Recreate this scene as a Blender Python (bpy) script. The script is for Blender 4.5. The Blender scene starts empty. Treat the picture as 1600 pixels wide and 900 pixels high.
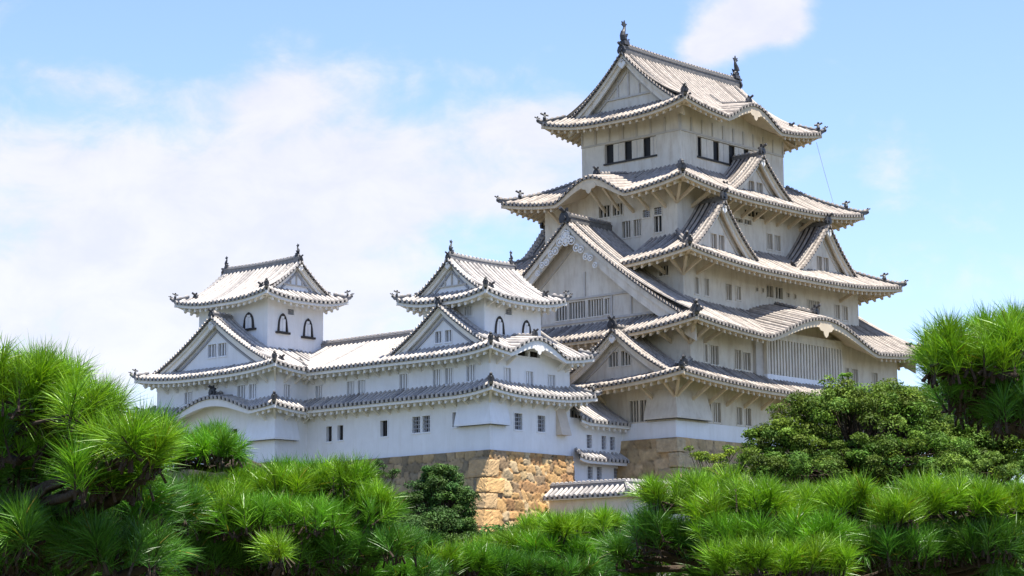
import bpy, math, random
import numpy as np
from mathutils import Vector, Matrix

random.seed(7); rng = np.random.default_rng(11)
SC = bpy.context.scene
COL = SC.collection

# ------------------------------------------------------------------ camera
CAM = np.array([-129.414786, -97.582938, 1.6])
CR = np.array([0.665694, -0.74619, -0.007249])      # right
CU = np.array([-0.108749, -0.10662, 0.988335])      # up
CD = np.array([0.738258, 0.65714, 0.152124])        # forward
FPX = 3384.5665
cd = bpy.data.cameras.new('camera'); cam = bpy.data.objects.new('camera', cd); COL.objects.link(cam)
m = Matrix.Identity(4)
for i in range(3):
    m[i][0] = CR[i]; m[i][1] = CU[i]; m[i][2] = -CD[i]; m[i][3] = CAM[i]
cam.matrix_world = m
cd.sensor_width = 36; cd.lens = 36*FPX/1600; cd.clip_start = .1; cd.clip_end = 20000
SC.camera = cam

# ------------------------------------------------------------------ light
SUN = Vector((.07, -.25, 1)).normalized()            # towards the sun
EXPO = 1.22
sd = bpy.data.lights.new('sun', 'SUN'); sd.energy = 5.0; sd.angle = math.radians(.53); sd.color = (1, .95, .86)
so = bpy.data.objects.new('sun', sd); COL.objects.link(so)
so.rotation_euler = SUN.to_track_quat('Z', 'Y').to_euler()
so.location = (0, 0, 200)

def build_world():
    w = bpy.data.worlds.new('World'); SC.world = w; w.use_nodes = True
    nt = w.node_tree; N = nt.nodes; Lk = nt.links; N.clear()
    def nd(t, **k):
        n = N.new(t)
        for a, b in k.items(): setattr(n, a, b)
        return n
    def val(sock, v):
        if isinstance(v, (int, float)): sock.default_value = v
        else: Lk.new(v, sock)
    def M(op, a, b=0.0, c=0.0):
        n = nd('ShaderNodeMath', operation=op)
        val(n.inputs[0], a); val(n.inputs[1], b); val(n.inputs[2], c)
        return n.outputs[0]
    def sstep(x, a, b):
        n = nd('ShaderNodeMapRange', interpolation_type='SMOOTHSTEP')
        val(n.inputs['Value'], x); n.inputs['From Min'].default_value = a; n.inputs['From Max'].default_value = b
        return n.outputs[0]
    sky = nd('ShaderNodeTexSky', sky_type='NISHITA', sun_disc=False)
    sky.sun_elevation = math.asin(SUN.z); sky.sun_rotation = math.atan2(SUN.x, SUN.y)
    sky.air_density = 1.0; sky.dust_density = .25; sky.ozone_density = 1.5
    tc = nd('ShaderNodeTexCoord')
    yaw = math.atan2(CD[1], CD[0])
    vr = nd('ShaderNodeVectorRotate', rotation_type='Z_AXIS'); Lk.new(tc.outputs['Generated'], vr.inputs['Vector']); vr.inputs['Angle'].default_value = -yaw
    sp = nd('ShaderNodeSeparateXYZ'); Lk.new(vr.outputs[0], sp.inputs[0])
    xa = M('MAXIMUM', M('ABSOLUTE', sp.outputs[0]), .02)
    U = M('DIVIDE', M('MULTIPLY', sp.outputs[1], -1), xa)       # right of the view azimuth
    V = M('DIVIDE', sp.outputs[2], xa)                          # tan(elevation)
    cmb = nd('ShaderNodeCombineXYZ'); val(cmb.inputs[0], U); val(cmb.inputs[1], M('MULTIPLY', V, 1.5))
    def noise(scale, det, rough, dist=0.0, off=0):
        n = nd('ShaderNodeTexNoise'); n.inputs['Scale'].default_value = scale; n.inputs['Detail'].default_value = det
        n.inputs['Roughness'].default_value = rough; n.inputs['Distortion'].default_value = dist
        ad = nd('ShaderNodeVectorMath', operation='ADD'); Lk.new(cmb.outputs[0], ad.inputs[0]); ad.inputs[1].default_value = (off, off*.37, 0)
        Lk.new(ad.outputs[0], n.inputs['Vector'])
        return n.outputs['Fac']
    n1 = noise(9, 7, .55, .4, 3.1); n2 = noise(26, 6, .6, .3, 9.2)
    def ell(px, py, rx, ry, amp, rot=0.0):
        u0 = (px-800)/FPX; v0 = .154-(py-450)/FPX*1.03
        du = M('SUBTRACT', U, u0); dv = M('SUBTRACT', V, v0)
        c, s = math.cos(rot), math.sin(rot)
        a = M('ADD', M('MULTIPLY', du, c), M('MULTIPLY', dv, s)); b = M('SUBTRACT', M('MULTIPLY', dv, c), M('MULTIPLY', du, s))
        a = M('DIVIDE', a, rx/FPX); b = M('DIVIDE', b, ry/FPX)
        r2 = M('ADD', M('MULTIPLY', a, a), M('MULTIPLY', b, b))
        g = M('POWER', 2.718, M('MULTIPLY', r2, -1))
        return M('MULTIPLY', g, amp)
    tot = None
    for e in ((620, 290, 430, 120, 1.0, .18), (150, 330, 330, 190, .8), (440, 140, 130, 60, .55), (90, 115, 190, 42, .55, -.15),
              (300, 520, 560, 130, .75), (1180, 30, 80, 50, 1.15, .4), (1100, 85, 60, 34, .75, .5), (1235, 30, 40, 40, .6), (1480, 420, 260, 120, .33),
              (760, 110, 60, 25, .25), (880, 70, 40, 18, .22), (840, 190, 110, 40, .5), (1560, 330, 90, 40, .12)):
        g = ell(*e[:4], e[4], e[5] if len(e) > 5 else 0)
        tot = g if tot is None else M('ADD', tot, g)
    nz = M('ADD', M('MULTIPLY', M('SUBTRACT', n1, .5), 2.0), M('MULTIPLY', M('SUBTRACT', n2, .5), 1.0))
    cov = M('ADD', tot, nz)
    mask = sstep(cov, .16, .86)
    # skylight colour as seen from the place, slightly paler than the clear-air model
    mul = nd('ShaderNodeVectorMath', operation='SCALE'); Lk.new(sky.outputs[0], mul.inputs[0]); mul.inputs[3].default_value = SKY_K
    tint = nd('ShaderNodeVectorMath', operation='MULTIPLY'); Lk.new(mul.outputs[0], tint.inputs[0]); tint.inputs[1].default_value = SKY_T
    cl = nd('ShaderNodeMix', data_type='RGBA'); val(cl.inputs[0], sstep(n2, .25, .75))
    cl.inputs[6].default_value = (*CLOUD_A, 1); cl.inputs[7].default_value = (*CLOUD_B, 1)
    mx = nd('ShaderNodeMix', data_type='RGBA'); val(mx.inputs[0], M('MULTIPLY', mask, .82))
    Lk.new(tint.outputs[0], mx.inputs[6]); Lk.new(cl.outputs[2], mx.inputs[7])
    bg = nd('ShaderNodeBackground'); bg.inputs[1].default_value = SKY_S; Lk.new(mx.outputs[2], bg.inputs[0])
    out = nd('ShaderNodeOutputWorld'); Lk.new(bg.outputs[0], out.inputs[0])
SKY_S = .105
SKY_K = 1.0
SKY_T = (.90, .905, 1.06)
CLOUD_A = (3.6, 3.55, 3.85); CLOUD_B = (4.2, 4.05, 4.2)
build_world()
vs = SC.view_settings; vs.view_transform = 'Standard'; vs.look = 'None'; vs.gamma = 1; vs.use_curve_mapping = False
vs.exposure = EXPO

# ------------------------------------------------------------------ materials
def mat(name, col, rough=.8, var=.12, scale=3.0, streak=0.0, streak_col=(.3, .26, .2), stretch=(1, 1, .25), bump=0.0, bscale=20, spec=.3, attr=None, transl=0.0):
    mt = bpy.data.materials.new(name); mt.use_nodes = True
    nt = mt.node_tree; N = nt.nodes; Lk = nt.links
    b = N['Principled BSDF']; b.inputs['Roughness'].default_value = rough
    b.inputs['Specular IOR Level'].default_value = spec
    tc = N.new('ShaderNodeTexCoord')
    no = N.new('ShaderNodeTexNoise'); no.inputs['Scale'].default_value = scale; no.inputs['Detail'].default_value = 6; no.inputs['Roughness'].default_value = .6
    Lk.new(tc.outputs['Object'], no.inputs['Vector'])
    mr = N.new('ShaderNodeMapRange'); Lk.new(no.outputs['Fac'], mr.inputs['Value'])
    mr.inputs['From Min'].default_value = .25; mr.inputs['From Max'].default_value = .75
    mr.inputs['To Min'].default_value = 1-var; mr.inputs['To Max'].default_value = 1+var
    sc = N.new('ShaderNodeVectorMath'); sc.operation = 'SCALE'; sc.inputs[0].default_value = col
    Lk.new(mr.outputs[0], sc.inputs[3])
    cur = sc.outputs[0]
    if attr:
        at = N.new('ShaderNodeAttribute'); at.attribute_name = attr
        mu = N.new('ShaderNodeVectorMath'); mu.operation = 'MULTIPLY'
        Lk.new(cur, mu.inputs[0]); Lk.new(at.outputs['Color'], mu.inputs[1]); cur = mu.outputs[0]
    if streak:
        mp = N.new('ShaderNodeMapping'); mp.inputs['Scale'].default_value = stretch; Lk.new(tc.outputs['Object'], mp.inputs['Vector'])
        n2 = N.new('ShaderNodeTexNoise'); n2.inputs['Scale'].default_value = 1.6; n2.inputs['Detail'].default_value = 8; n2.inputs['Roughness'].default_value = .68
        Lk.new(mp.outputs[0], n2.inputs['Vector'])
        r2 = N.new('ShaderNodeMapRange'); r2.inputs['From Min'].default_value = .46; r2.inputs['From Max'].default_value = .74
        r2.inputs['To Max'].default_value = streak; Lk.new(n2.outputs['Fac'], r2.inputs['Value'])
        mx = N.new('ShaderNodeMix'); mx.data_type = 'RGBA'; Lk.new(r2.outputs[0], mx.inputs[0]); Lk.new(cur, mx.inputs[6]); mx.inputs[7].default_value = (*streak_col, 1)
        cur = mx.outputs[2]
    Lk.new(cur, b.inputs['Base Color'])
    if bump:
        nb = N.new('ShaderNodeTexNoise'); nb.inputs['Scale'].default_value = bscale; nb.inputs['Detail'].default_value = 5
        Lk.new(tc.outputs['Object'], nb.inputs['Vector'])
        bp = N.new('ShaderNodeBump'); bp.inputs['Strength'].default_value = bump; bp.inputs['Distance'].default_value = .05
        Lk.new(nb.outputs['Fac'], bp.inputs['Height']); Lk.new(bp.outputs[0], b.inputs['Normal'])
    if transl:
        tr = N.new('ShaderNodeBsdfTranslucent'); Lk.new(cur, tr.inputs['Color'])
        ms = N.new('ShaderNodeMixShader'); ms.inputs[0].default_value = transl
        Lk.new(b.outputs[0], ms.inputs[1]); Lk.new(tr.outputs[0], ms.inputs[2])
        Lk.new(ms.outputs[0], N['Material Output'].inputs['Surface'])
    return mt

PW = mat('plaster_white', (.80, .80, .81), .85, .06, .8, .34, (.62, .59, .55), (1.6, 1.6, .22), .15, 6)
PA = mat('plaster_weathered', (.67, .615, .525), .88, .14, .5, .55, (.40, .31, .21), (1.5, 1.5, .35), .2, 5)
EW = mat('eave_white', (.78, .75, .70), .85, .06, 2)
EA = mat('eave_weathered', (.64, .53, .385), .85, .14, 1.5, .35, (.40, .32, .22))
TL = mat('tile_plastered', (.37, .322, .275), .75, .32, 2.6, .7, (.15, .135, .125), (1.5, 1.5, 1.5), .3, 9)
TL2 = mat('tile_plastered_worn', (.24, .205, .175), .75, .35, 2.6, .7, (.11, .10, .095), (1.5, 1.5, 1.5), .3, 9)
TLW2 = mat('tile_plastered_grey', (.32, .295, .275), .75, .3, 2.6, .6, (.16, .15, .145), (1.5, 1.5, 1.5), .3, 9)
TP = mat('tile_pan', (.042, .040, .040), .6, .3, 3, .2, (.16, .145, .13), (3, 3, 3))
TLW = mat('tile_plastered_clean', (.46, .42, .38), .75, .25, 2.6, .6, (.2, .187, .178), (1.5, 1.5, 1.5), .3, 9)
TPW = mat('tile_pan_clean', (.07, .067, .066), .6, .3, 3, .25, (.2, .185, .175), (3, 3, 3))
TD = mat('tile_dark', (.05, .05, .053), .5, .35, 4)
TDG = mat('ridge_tile', (.13, .125, .12), .6, .4, 5, .5, (.28, .25, .23), (4, 4, 4))
TDW = mat('ridge_tile_clean', (.20, .19, .185), .6, .35, 5, .5, (.36, .34, .33), (4, 4, 4))
DK = mat('dark_interior', (.018, .017, .017), .6, .2, 2)
GR = mat('shuttered_lattice', (.34, .34, .36), .8, .1, 2)
WD = mat('dark_timber', (.045, .04, .037), .6, .2, 5)
TRM = mat('plaster_trim', (.52, .48, .43), .85, .12, 2)
WARM = mat('chute_plaster', (.62, .53, .43), .85, .12, 2)
BRK = mat('bark', (.05, .034, .022), .9, .4, 9, .4, (.05, .035, .025), (6, 6, 1.5), .8, 25)
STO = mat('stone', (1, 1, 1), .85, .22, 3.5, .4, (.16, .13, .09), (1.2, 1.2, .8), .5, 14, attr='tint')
GND = mat('ground_soil', (.05, .05, .025), .95, .35, .15, .6, (.03, .055, .012), (.2, .2, .2), .4, 2)

# ------------------------------------------------------------------ mesh builder
class MB:
    def __init__(s): s.v = []; s.n = 0; s.f = []; s.fm = []; s.mats = []
    def mi(s, mt):
        if mt not in s.mats: s.mats.append(mt)
        return s.mats.index(mt)
    def add(s, P):
        P = np.asarray(P, float).reshape(-1, 3); i = s.n; s.v.append(P); s.n += len(P); return i
    def grid(s, P, mt, colmats=None, skip=None):
        P = np.asarray(P, float); ni, nj = P.shape[:2]; b = s.add(P)
        for i in range(ni-1):
            if skip is not None and skip[i]: continue
            k = s.mi(colmats[i] if colmats is not None else mt)
            for j in range(nj-1):
                s.f.append((b+i*nj+j, b+(i+1)*nj+j, b+(i+1)*nj+j+1, b+i*nj+j+1)); s.fm.append(k)
    def poly(s, P, mt):
        b = s.add(P); s.f.append(tuple(range(b, b+len(P)))); s.fm.append(s.mi(mt))
    def hexa(s, P8, mt):
        b = s.add(P8); k = s.mi(mt)
        for q in ((0, 1, 2, 3), (7, 6, 5, 4), (0, 4, 5, 1), (1, 5, 6, 2), (2, 6, 7, 3), (3, 7, 4, 0)):
            s.f.append(tuple(b+i for i in q)); s.fm.append(k)
    def obox(s, o, ex, ey, ez, mt):
        o, ex, ey, ez = (np.asarray(a, float) for a in (o, ex, ey, ez))
        s.hexa([o, o+ex, o+ex+ey, o+ey, o+ez, o+ex+ez, o+ex+ey+ez, o+ey+ez], mt)
    def box(s, x0, x1, y0, y1, z0, z1, mt): s.obox((x0, y0, z0), (x1-x0, 0, 0), (0, y1-y0, 0), (0, 0, z1-z0), mt)
    def prism(s, P, ext, mt):            # polygon P extruded by vector ext
        P = np.asarray(P, float); n = len(P); b = s.add(P); c = s.add(P+np.asarray(ext, float)); k = s.mi(mt)
        s.f.append(tuple(range(b, b+n))); s.f.append(tuple(range(c+n-1, c-1, -1))); s.fm += [k, k]
        for i in range(n):
            j = (i+1) % n; s.f.append((b+i, b+j, c+j, c+i)); s.fm.append(k)
    def sweep(s, path, prof, mt, cap=True, lat=None):
        path = np.asarray(path, float); n = len(path); k = len(prof); R = []
        for i in range(n):
            d = path[min(i+1, n-1)]-path[max(i-1, 0)]
            l = np.array([d[1], -d[0], 0.]) if lat is None else np.asarray(lat, float)
            l /= (np.linalg.norm(l)+1e-9)
            R.append([path[i]+l*a+np.array([0, 0, b]) for a, b in prof])
        b = s.add(np.array(R)); im = s.mi(mt)
        for i in range(n-1):
            for j in range(k):
                j2 = (j+1) % k
                s.f.append((b+i*k+j, b+i*k+j2, b+(i+1)*k+j2, b+(i+1)*k+j)); s.fm.append(im)
        if cap:
            s.f.append(tuple(b+j for j in range(k))); s.f.append(tuple(b+(n-1)*k+j for j in reversed(range(k)))); s.fm += [im, im]
    def tube(s, path, rad, mt, k=7):
        path = np.asarray(path, float); n = len(path); R = []
        for i in range(n):
            d = path[min(i+1, n-1)]-path[max(i-1, 0)]; d /= np.linalg.norm(d)+1e-9
            a = np.cross(d, (0, 0, 1) if abs(d[2]) < .9 else (1, 0, 0)); a /= np.linalg.norm(a); c = np.cross(d, a)
            r = rad[i] if hasattr(rad, '__len__') else rad
            R.append([path[i]+r*(a*math.cos(2*math.pi*q/k)+c*math.sin(2*math.pi*q/k)) for q in range(k)])
        b = s.add(np.array(R)); im = s.mi(mt)
        for i in range(n-1):
            for j in range(k):
                j2 = (j+1) % k
                s.f.append((b+i*k+j, b+i*k+j2, b+(i+1)*k+j2, b+(i+1)*k+j)); s.fm.append(im)
        s.f.append(tuple(b+j for j in range(k))); s.f.append(tuple(b+(n-1)*k+j for j in reversed(range(k)))); s.fm += [im, im]
    def build(s, name, parent=None, smooth=False, label=None):
        me = bpy.data.meshes.new(name)
        V = np.concatenate(s.v) if s.v else np.zeros((0, 3))
        base = np.array(parent_base(parent)) if parent else np.zeros(3)
        me.from_pydata((V-base).tolist(), [], s.f)
        for mt in s.mats: me.materials.append(mt)
        me.polygons.foreach_set('material_index', s.fm)
        if smooth: me.polygons.foreach_set('use_smooth', [True]*len(s.f))
        me.update()
        o = bpy.data.objects.new(name, me); COL.objects.link(o)
        if parent: o.parent = parent
        if label: o['label'] = label
        return o
BASE = {}
def parent_base(p): return BASE[p.name]
def part_of(o, parent): BASE[o.name] = BASE[parent.name]; return o
def thing(name, label, cat, loc, group=None):
    o = bpy.data.objects.new(name, None); COL.objects.link(o); o.location = loc; BASE[o.name] = tuple(loc)
    o['label'] = label; o['category'] = cat
    if group: o['group'] = group
    return o
def build_part(mb, name, parent, smooth=False, label=None):
    o = mb.build(name, parent, smooth, label); BASE[o.name] = BASE[parent.name]; return o
V3 = lambda p2, z: np.array([p2[0], p2[1], z], float)

# ------------------------------------------------------------------ roofs
PH = np.array([0, .22, .30, .5, .70, .78]); RH = np.array([0, 0, .75, 1, .75, 0])
class Style: pass
def style(pitch, rib, tl, tp, eave, wall, ridge, raft):
    s = Style(); s.pitch = pitch; s.rib = rib; s.tl = tl; s.tp = tp; s.eave = eave; s.wall = wall; s.ridge = ridge; s.raft = raft; return s
KEEP = style(.40, .135, TL, TP, EA, PA, TDG, .62)
SMALL = style(.42, .125, TLW, TPW, EW, PW, TDW, .55)

class Face:
    """one roof slope: eave from A to B (plan), rising inwards"""
    def __init__(s, A, B, ze, rise, T, c=.35, U=.75, R=None, upA=True, upB=True, kara=None):
        s.A = np.array(A, float); s.B = np.array(B, float); s.L = np.linalg.norm(s.B-s.A); s.e = (s.B-s.A)/s.L
        s.inn = np.array([-s.e[1], s.e[0]]); s.ze = ze; s.rise = rise; s.T = T; s.c = c; s.U = U
        s.R = R or s.L*.42; s.upA = upA; s.upB = upB; s.kara = kara or []
        s.T0 = 0.0
    def z(s, S, t):
        S = np.asarray(S, float); t = np.asarray(t, float); tau = t/s.T
        z = s.ze+s.rise*((1-s.c)*tau+s.c*tau*np.abs(tau))
        a = np.full(np.broadcast(S, t).shape, 1e9)
        if s.upA: a = np.minimum(a, S)
        if s.upB: a = np.minimum(a, s.L-S)
        z = z+s.U*np.clip(1-np.maximum(np.abs(a), t)/s.R, 0, 1)**2.2
        for (s0, W, H, sl) in s.kara:
            x = np.abs(S-s0)/W; b = np.where(x < 1, (1-np.minimum(x, 1)**2)**2, 0)
            zk = s.ze-.02+H*b+sl*t
            z = np.where(x < 1, np.maximum(z, zk), z)
        return z
    def bump(s, S):
        S = np.asarray(S, float); r = np.zeros_like(S)
        for (s0, W, H, sl) in s.kara:
            x = np.abs(S-s0)/W; r = np.maximum(r, np.where(x < 1, (1-np.minimum(x, 1)**2)**2, 0))
        return r
    def P(s, S, t, dz=0.0):
        S, t = np.broadcast_arrays(np.asarray(S, float), np.asarray(t, float))
        xy = s.A+s.e*S[..., None]+s.inn*t[..., None]
        return np.concatenate([xy, (s.z(S, t)+dz)[..., None]], -1)
    def samples(s, pitch, breaks=()):
        n = max(1, round(s.L/pitch)); p = s.L/n
        S = (np.arange(n)[:, None]+PH[None]).ravel()*p
        S = np.concatenate([S, [s.L]]+[[b-.004, b+.004] for b in breaks if 0 < b < s.L]); S = np.unique(np.clip(S, 0, s.L))
        ph = (S/p) % 1.0
        rh = np.interp(ph, np.append(PH, 1), np.append(RH, 0))
        mid = ((S[1:]+S[:-1])/2/p) % 1.0
        return S, rh, (mid > .22) & (mid < .78)
    def tiles(s, mb, st, tmax, tmin=None, breaks=(), nt=8, edge=True):
        S, rh, isr = s.samples(st.pitch, breaks)
        t1 = tmax(S); t0 = np.zeros_like(S) if tmin is None else tmin(S)
        t1 = np.maximum(t1, t0)
        g = np.linspace(0, 1, nt+1)
        T = t0[:, None]+(t1-t0)[:, None]*g[None]
        jit = np.random.default_rng(int(s.L*77)).normal(0, .012, len(S)//6+3)[np.arange(len(S))//6]
        P = s.P(S[:, None], T); P[..., 2] += (rh*st.rib+jit)[:, None]
        skip = ((t1-t0)[1:] < 1e-3) & ((t1-t0)[:-1] < 1e-3)
        for b in breaks:
            skip |= (S[:-1] > b-.005) & (S[1:] < b+.005)
        t2 = TL2 if st is KEEP else TLW2; rid = np.floor((S[1:]+S[:-1])/2/(s.L/max(1, round(s.L/st.pitch)))).astype(int); wr = np.random.default_rng(int(s.L*100)).random(rid.max()+2)
        cm = [(t2 if wr[q] < .22 else st.tl) if r else st.tp for r, q in zip(isr, rid)]
        mb.grid(P, None, cm, skip)
        if edge:
            top = s.P(S, 0*S); top[:, 2] += rh*st.rib+jit
            bot = s.P(S, 0*S, -.15)
            # ribs end in round pale discs, pans in dark lips set back a little
            set_b = np.where(rh > .01, 0, .07)
            top[:, :2] += s.inn*set_b[:, None]; bot[:, :2] += s.inn*set_b[:, None]
            mb.grid(np.stack([top, bot], 1), None, [st.tl if r else TD for r in isr])
    def eaves(s, mb, st, ov, lo=None, hi=None, raft=True, sA=0, sB=0, band=.26):
        """white eave board, soffit and rafter ends. ov = overhang to the wall"""
        lo = 0 if lo is None else lo; hi = s.L if hi is None else hi
        n = max(6, int((hi-lo)/.3)); S = np.linspace(lo, hi, n+1)
        def cl(t):     # clip at the hips
            return np.clip(S, lo+(t if s.upA else 0), hi-(t if s.upB else 0))
        bh = band+.27*s.bump(S)
        a = s.P(cl(.12), .12+0*S, -.14); a[:, 2] -= .0
        b = a.copy(); b[:, 2] -= bh
        c = s.P(cl(.36), .36+0*S); c[:, 2] = b[:, 2]
        t2 = .36
        d = s.P(cl(.36), .36+0*S); d[:, 2] -= .43+0*S
        d[:, 2] = np.minimum(d[:, 2], c[:, 2]+.16); d[:, 2] = np.maximum(d[:, 2], c[:, 2])
        rows = [a, b, c, d]
        for k in range(1, 5):
            t = .36+(ov+.06-.36)*k/4
            p = s.P(cl(t), t+0*S); p[:, 2] -= .43; rows.append(p)
        mb.grid(np.stack(rows, 1), st.eave)
        if raft:
            n = int((hi-lo)/st.raft); w = .17
            for k in range(n):
                sc = lo+(k+.5)*(hi-lo)/n
                if s.bump(np.array([sc]))[0] > .04: continue
                amax = 1e9
                if s.upA: amax = min(amax, sc-lo)
                if s.upB: amax = min(amax, hi-sc)
                t1 = min(ov, amax)
                if t1 < .5: continue
                q = []
                for dz in (-.43-.27, -.42):
                    for (ss, tt) in ((sc-w/2, .26), (sc+w/2, .26), (sc+w/2, t1), (sc-w/2, t1)):
                        q.append(s.P(ss, tt, dz))
                mb.hexa(q, st.eave)
    def walltop(s, tw):
        return lambda S: s.z(S, tw)-.30

def side_pts(rect):
    x0, x1, y0, y1 = rect
    return {'S': ((x0, y0), (x1, y0)), 'E': ((x1, y0), (x1, y1)), 'N': ((x1, y1), (x0, y1)), 'W': ((x0, y1), (x0, y0))}
NB = {'S': ('W', 'E'), 'E': ('S', 'N'), 'N': ('E', 'W'), 'W': ('N', 'S')}     # neighbours at A and B

RIDGE = [(-.20, -.12), (-.20, .16), (-.24, .18), (-.24, .24), (-.12, .27), (-.10, .36), (0, .40), (.10, .36), (.12, .27), (.24, .24), (.24, .18), (.20, .16), (.20, -.12)]
def prof(k, kz=None): return [(a*k, b*(kz or k)) for a, b in RIDGE]

def oni(parent, pos, d, k=1.0, name='ridge_ornament'):
    """demon-tile ridge end: shield with horns and a round end tile; d = plan direction it faces"""
    mb = MB(); d = np.array([d[0], d[1], 0.], float); d /= np.linalg.norm(d); l = np.array([d[1], -d[0], 0]); u = np.array([0, 0, 1.])
    p = np.asarray(pos, float)
    out = [(-.34, -.15), (.34, -.15), (.40, .10), (.30, .36), (.16, .50), (.20, .72), (.08, .60), (0, .56), (-.08, .60), (-.20, .72), (-.16, .50), (-.30, .36), (-.40, .10)]
    mb.prism([p+k*(l*a+u*b) for a, b in out], d*.20*k, TD)
    mb.tube([p+k*(u*.42-d*.3), p+k*(u*.52+d*.25), p+k*(u*.68+d*.55)], .11*k, TD, 6)
    mb.tube([p+k*(u*.10+d*.16), p+k*(u*.10+d*.30)], .17*k, TD, 8)
    return build_part(mb, name, parent)

def fish(parent, pos, inn, h=1.9):
    """roof-ridge fish, head down, tail up; inn = plan direction along the ridge towards the middle"""
    mb = MB(); d = np.array([inn[0], inn[1], 0.]); l = np.array([d[1], -d[0], 0]); u = np.array([0, 0, 1.]); p = np.asarray(pos, float)
    mb.prism([p+h*(l*a+u*b-d*.16) for a, b in ((-.17, -.08), (.17, -.08), (.14, .10), (-.14, .10))], d*.36*h, TD)
    pts = [(.16, .10), (.06, .14), (-.06, .22), (-.10, .36), (-.07, .50), (0, .63), (.03, .74), (.01, .84)]
    rad = [.09, .135, .155, .14, .115, .085, .06, .035]
    mb.tube([p+h*(d*a+u*b) for a, b in pts], [r*h for r in rad], TD, 9)
    mb.prism([p+h*(d*a+u*b-l*.02) for a, b in ((0, .74), (-.20, .86), (-.13, .90), (-.17, 1.0), (-.04, .95), (.02, 1.08), (.07, .93), (.20, .94), (.12, .85), (.06, .72))], l*.05*h, TD)
    for b0, a0 in ((.24, -.18), (.36, -.22), (.48, -.19)):
        mb.prism([p+h*(d*a+u*b-l*.015) for a, b in ((a0+.05, b0-.05), (a0-.04, b0+.06), (a0+.07, b0+.05))], l*.03*h, TD)
    for sg in (-1, 1):
        mb.prism([p+h*(l*sg*.12+d*a+u*b) for a, b in ((.02, .26), (.10, .44), (-.02, .42), (-.06, .30))], l*sg*.04*h, TD)
        mb.prism([p+h*(l*sg*.1+d*a+u*b) for a, b in ((.16, .10), (.26, .20), (.16, .22))], l*sg*.03*h, TD)
    return build_part(mb, 'ridge_fish', parent, smooth=False)

def ridge(parent, path, st, k=1.0, kz=None, name='ridge'):
    mb = MB(); mb.sweep(path, prof(k, kz), st.ridge)
    # rounded cap tiles along the crest
    path = np.asarray(path, float); d = np.linalg.norm(np.diff(path, axis=0), axis=1); L = d.sum(); cum = np.append(0, np.cumsum(d))
    n = int(L/.36)
    for i in range(n):
        q = (i+.5)/n*L; c = [np.interp(q, cum, path[:, j]) for j in range(3)]; c2 = [np.interp(min(q+.12, L), cum, path[:, j]) for j in range(3)]
        c = np.array(c); c2 = np.array(c2); dd = c2-c; ln = np.linalg.norm(dd)
        if ln < 1e-6: continue
        dd /= ln; z = np.array([0, 0, (kz or k)*.41])
        mb.sweep([c-dd*.10+z, c+dd*.10+z], [(-.12*k, -.09), (-.09*k, .03), (0, .06), (.09*k, .03), (.12*k, -.09)], st.tl)
    return build_part(mb, name, parent)

def hip_ridge(parent, f, sgnA, tend, st, k=.8, ratio=1.0, orn=.9):
    """ridge down a hip: on face f, at its A end (sgnA) or B end; ratio = ds/dt along the hip"""
    t = np.linspace(-.12, tend, 12); S = t*ratio if sgnA else f.L-t*ratio
    z = f.z(np.clip(S, 0, f.L), np.maximum(t, 0))
    xy = f.A+f.e*S[:, None]+f.inn*t[:, None]
    path = np.concatenate([xy, (z+.02)[:, None]], 1)
    path[0, 2] += .10
    r = ridge(parent, path, st, k, k*.85, 'hip_ridge')
    d = path[0, :2]-path[3, :2]
    if orn:
        oni(parent, path[0]+np.array([0, 0, .05]), d, orn*.5)
        q = path[3]; oni(parent, q+np.array([0, 0, .22]), d, orn*.72)
        # white corner beam under the tip
        mb = MB(); dn = np.append(d/np.linalg.norm(d), 0); l = np.array([dn[1], -dn[0], 0]); p0 = path[0]-dn*.22
        mb.obox(p0-l*.13+np.array([0, 0, -.52]), -dn*1.3+np.array([0, 0, -.12]), l*.22, np.array([0, 0, .2]), st.eave)
        build_part(mb, 'corner_beam', parent)
    return r

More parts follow.
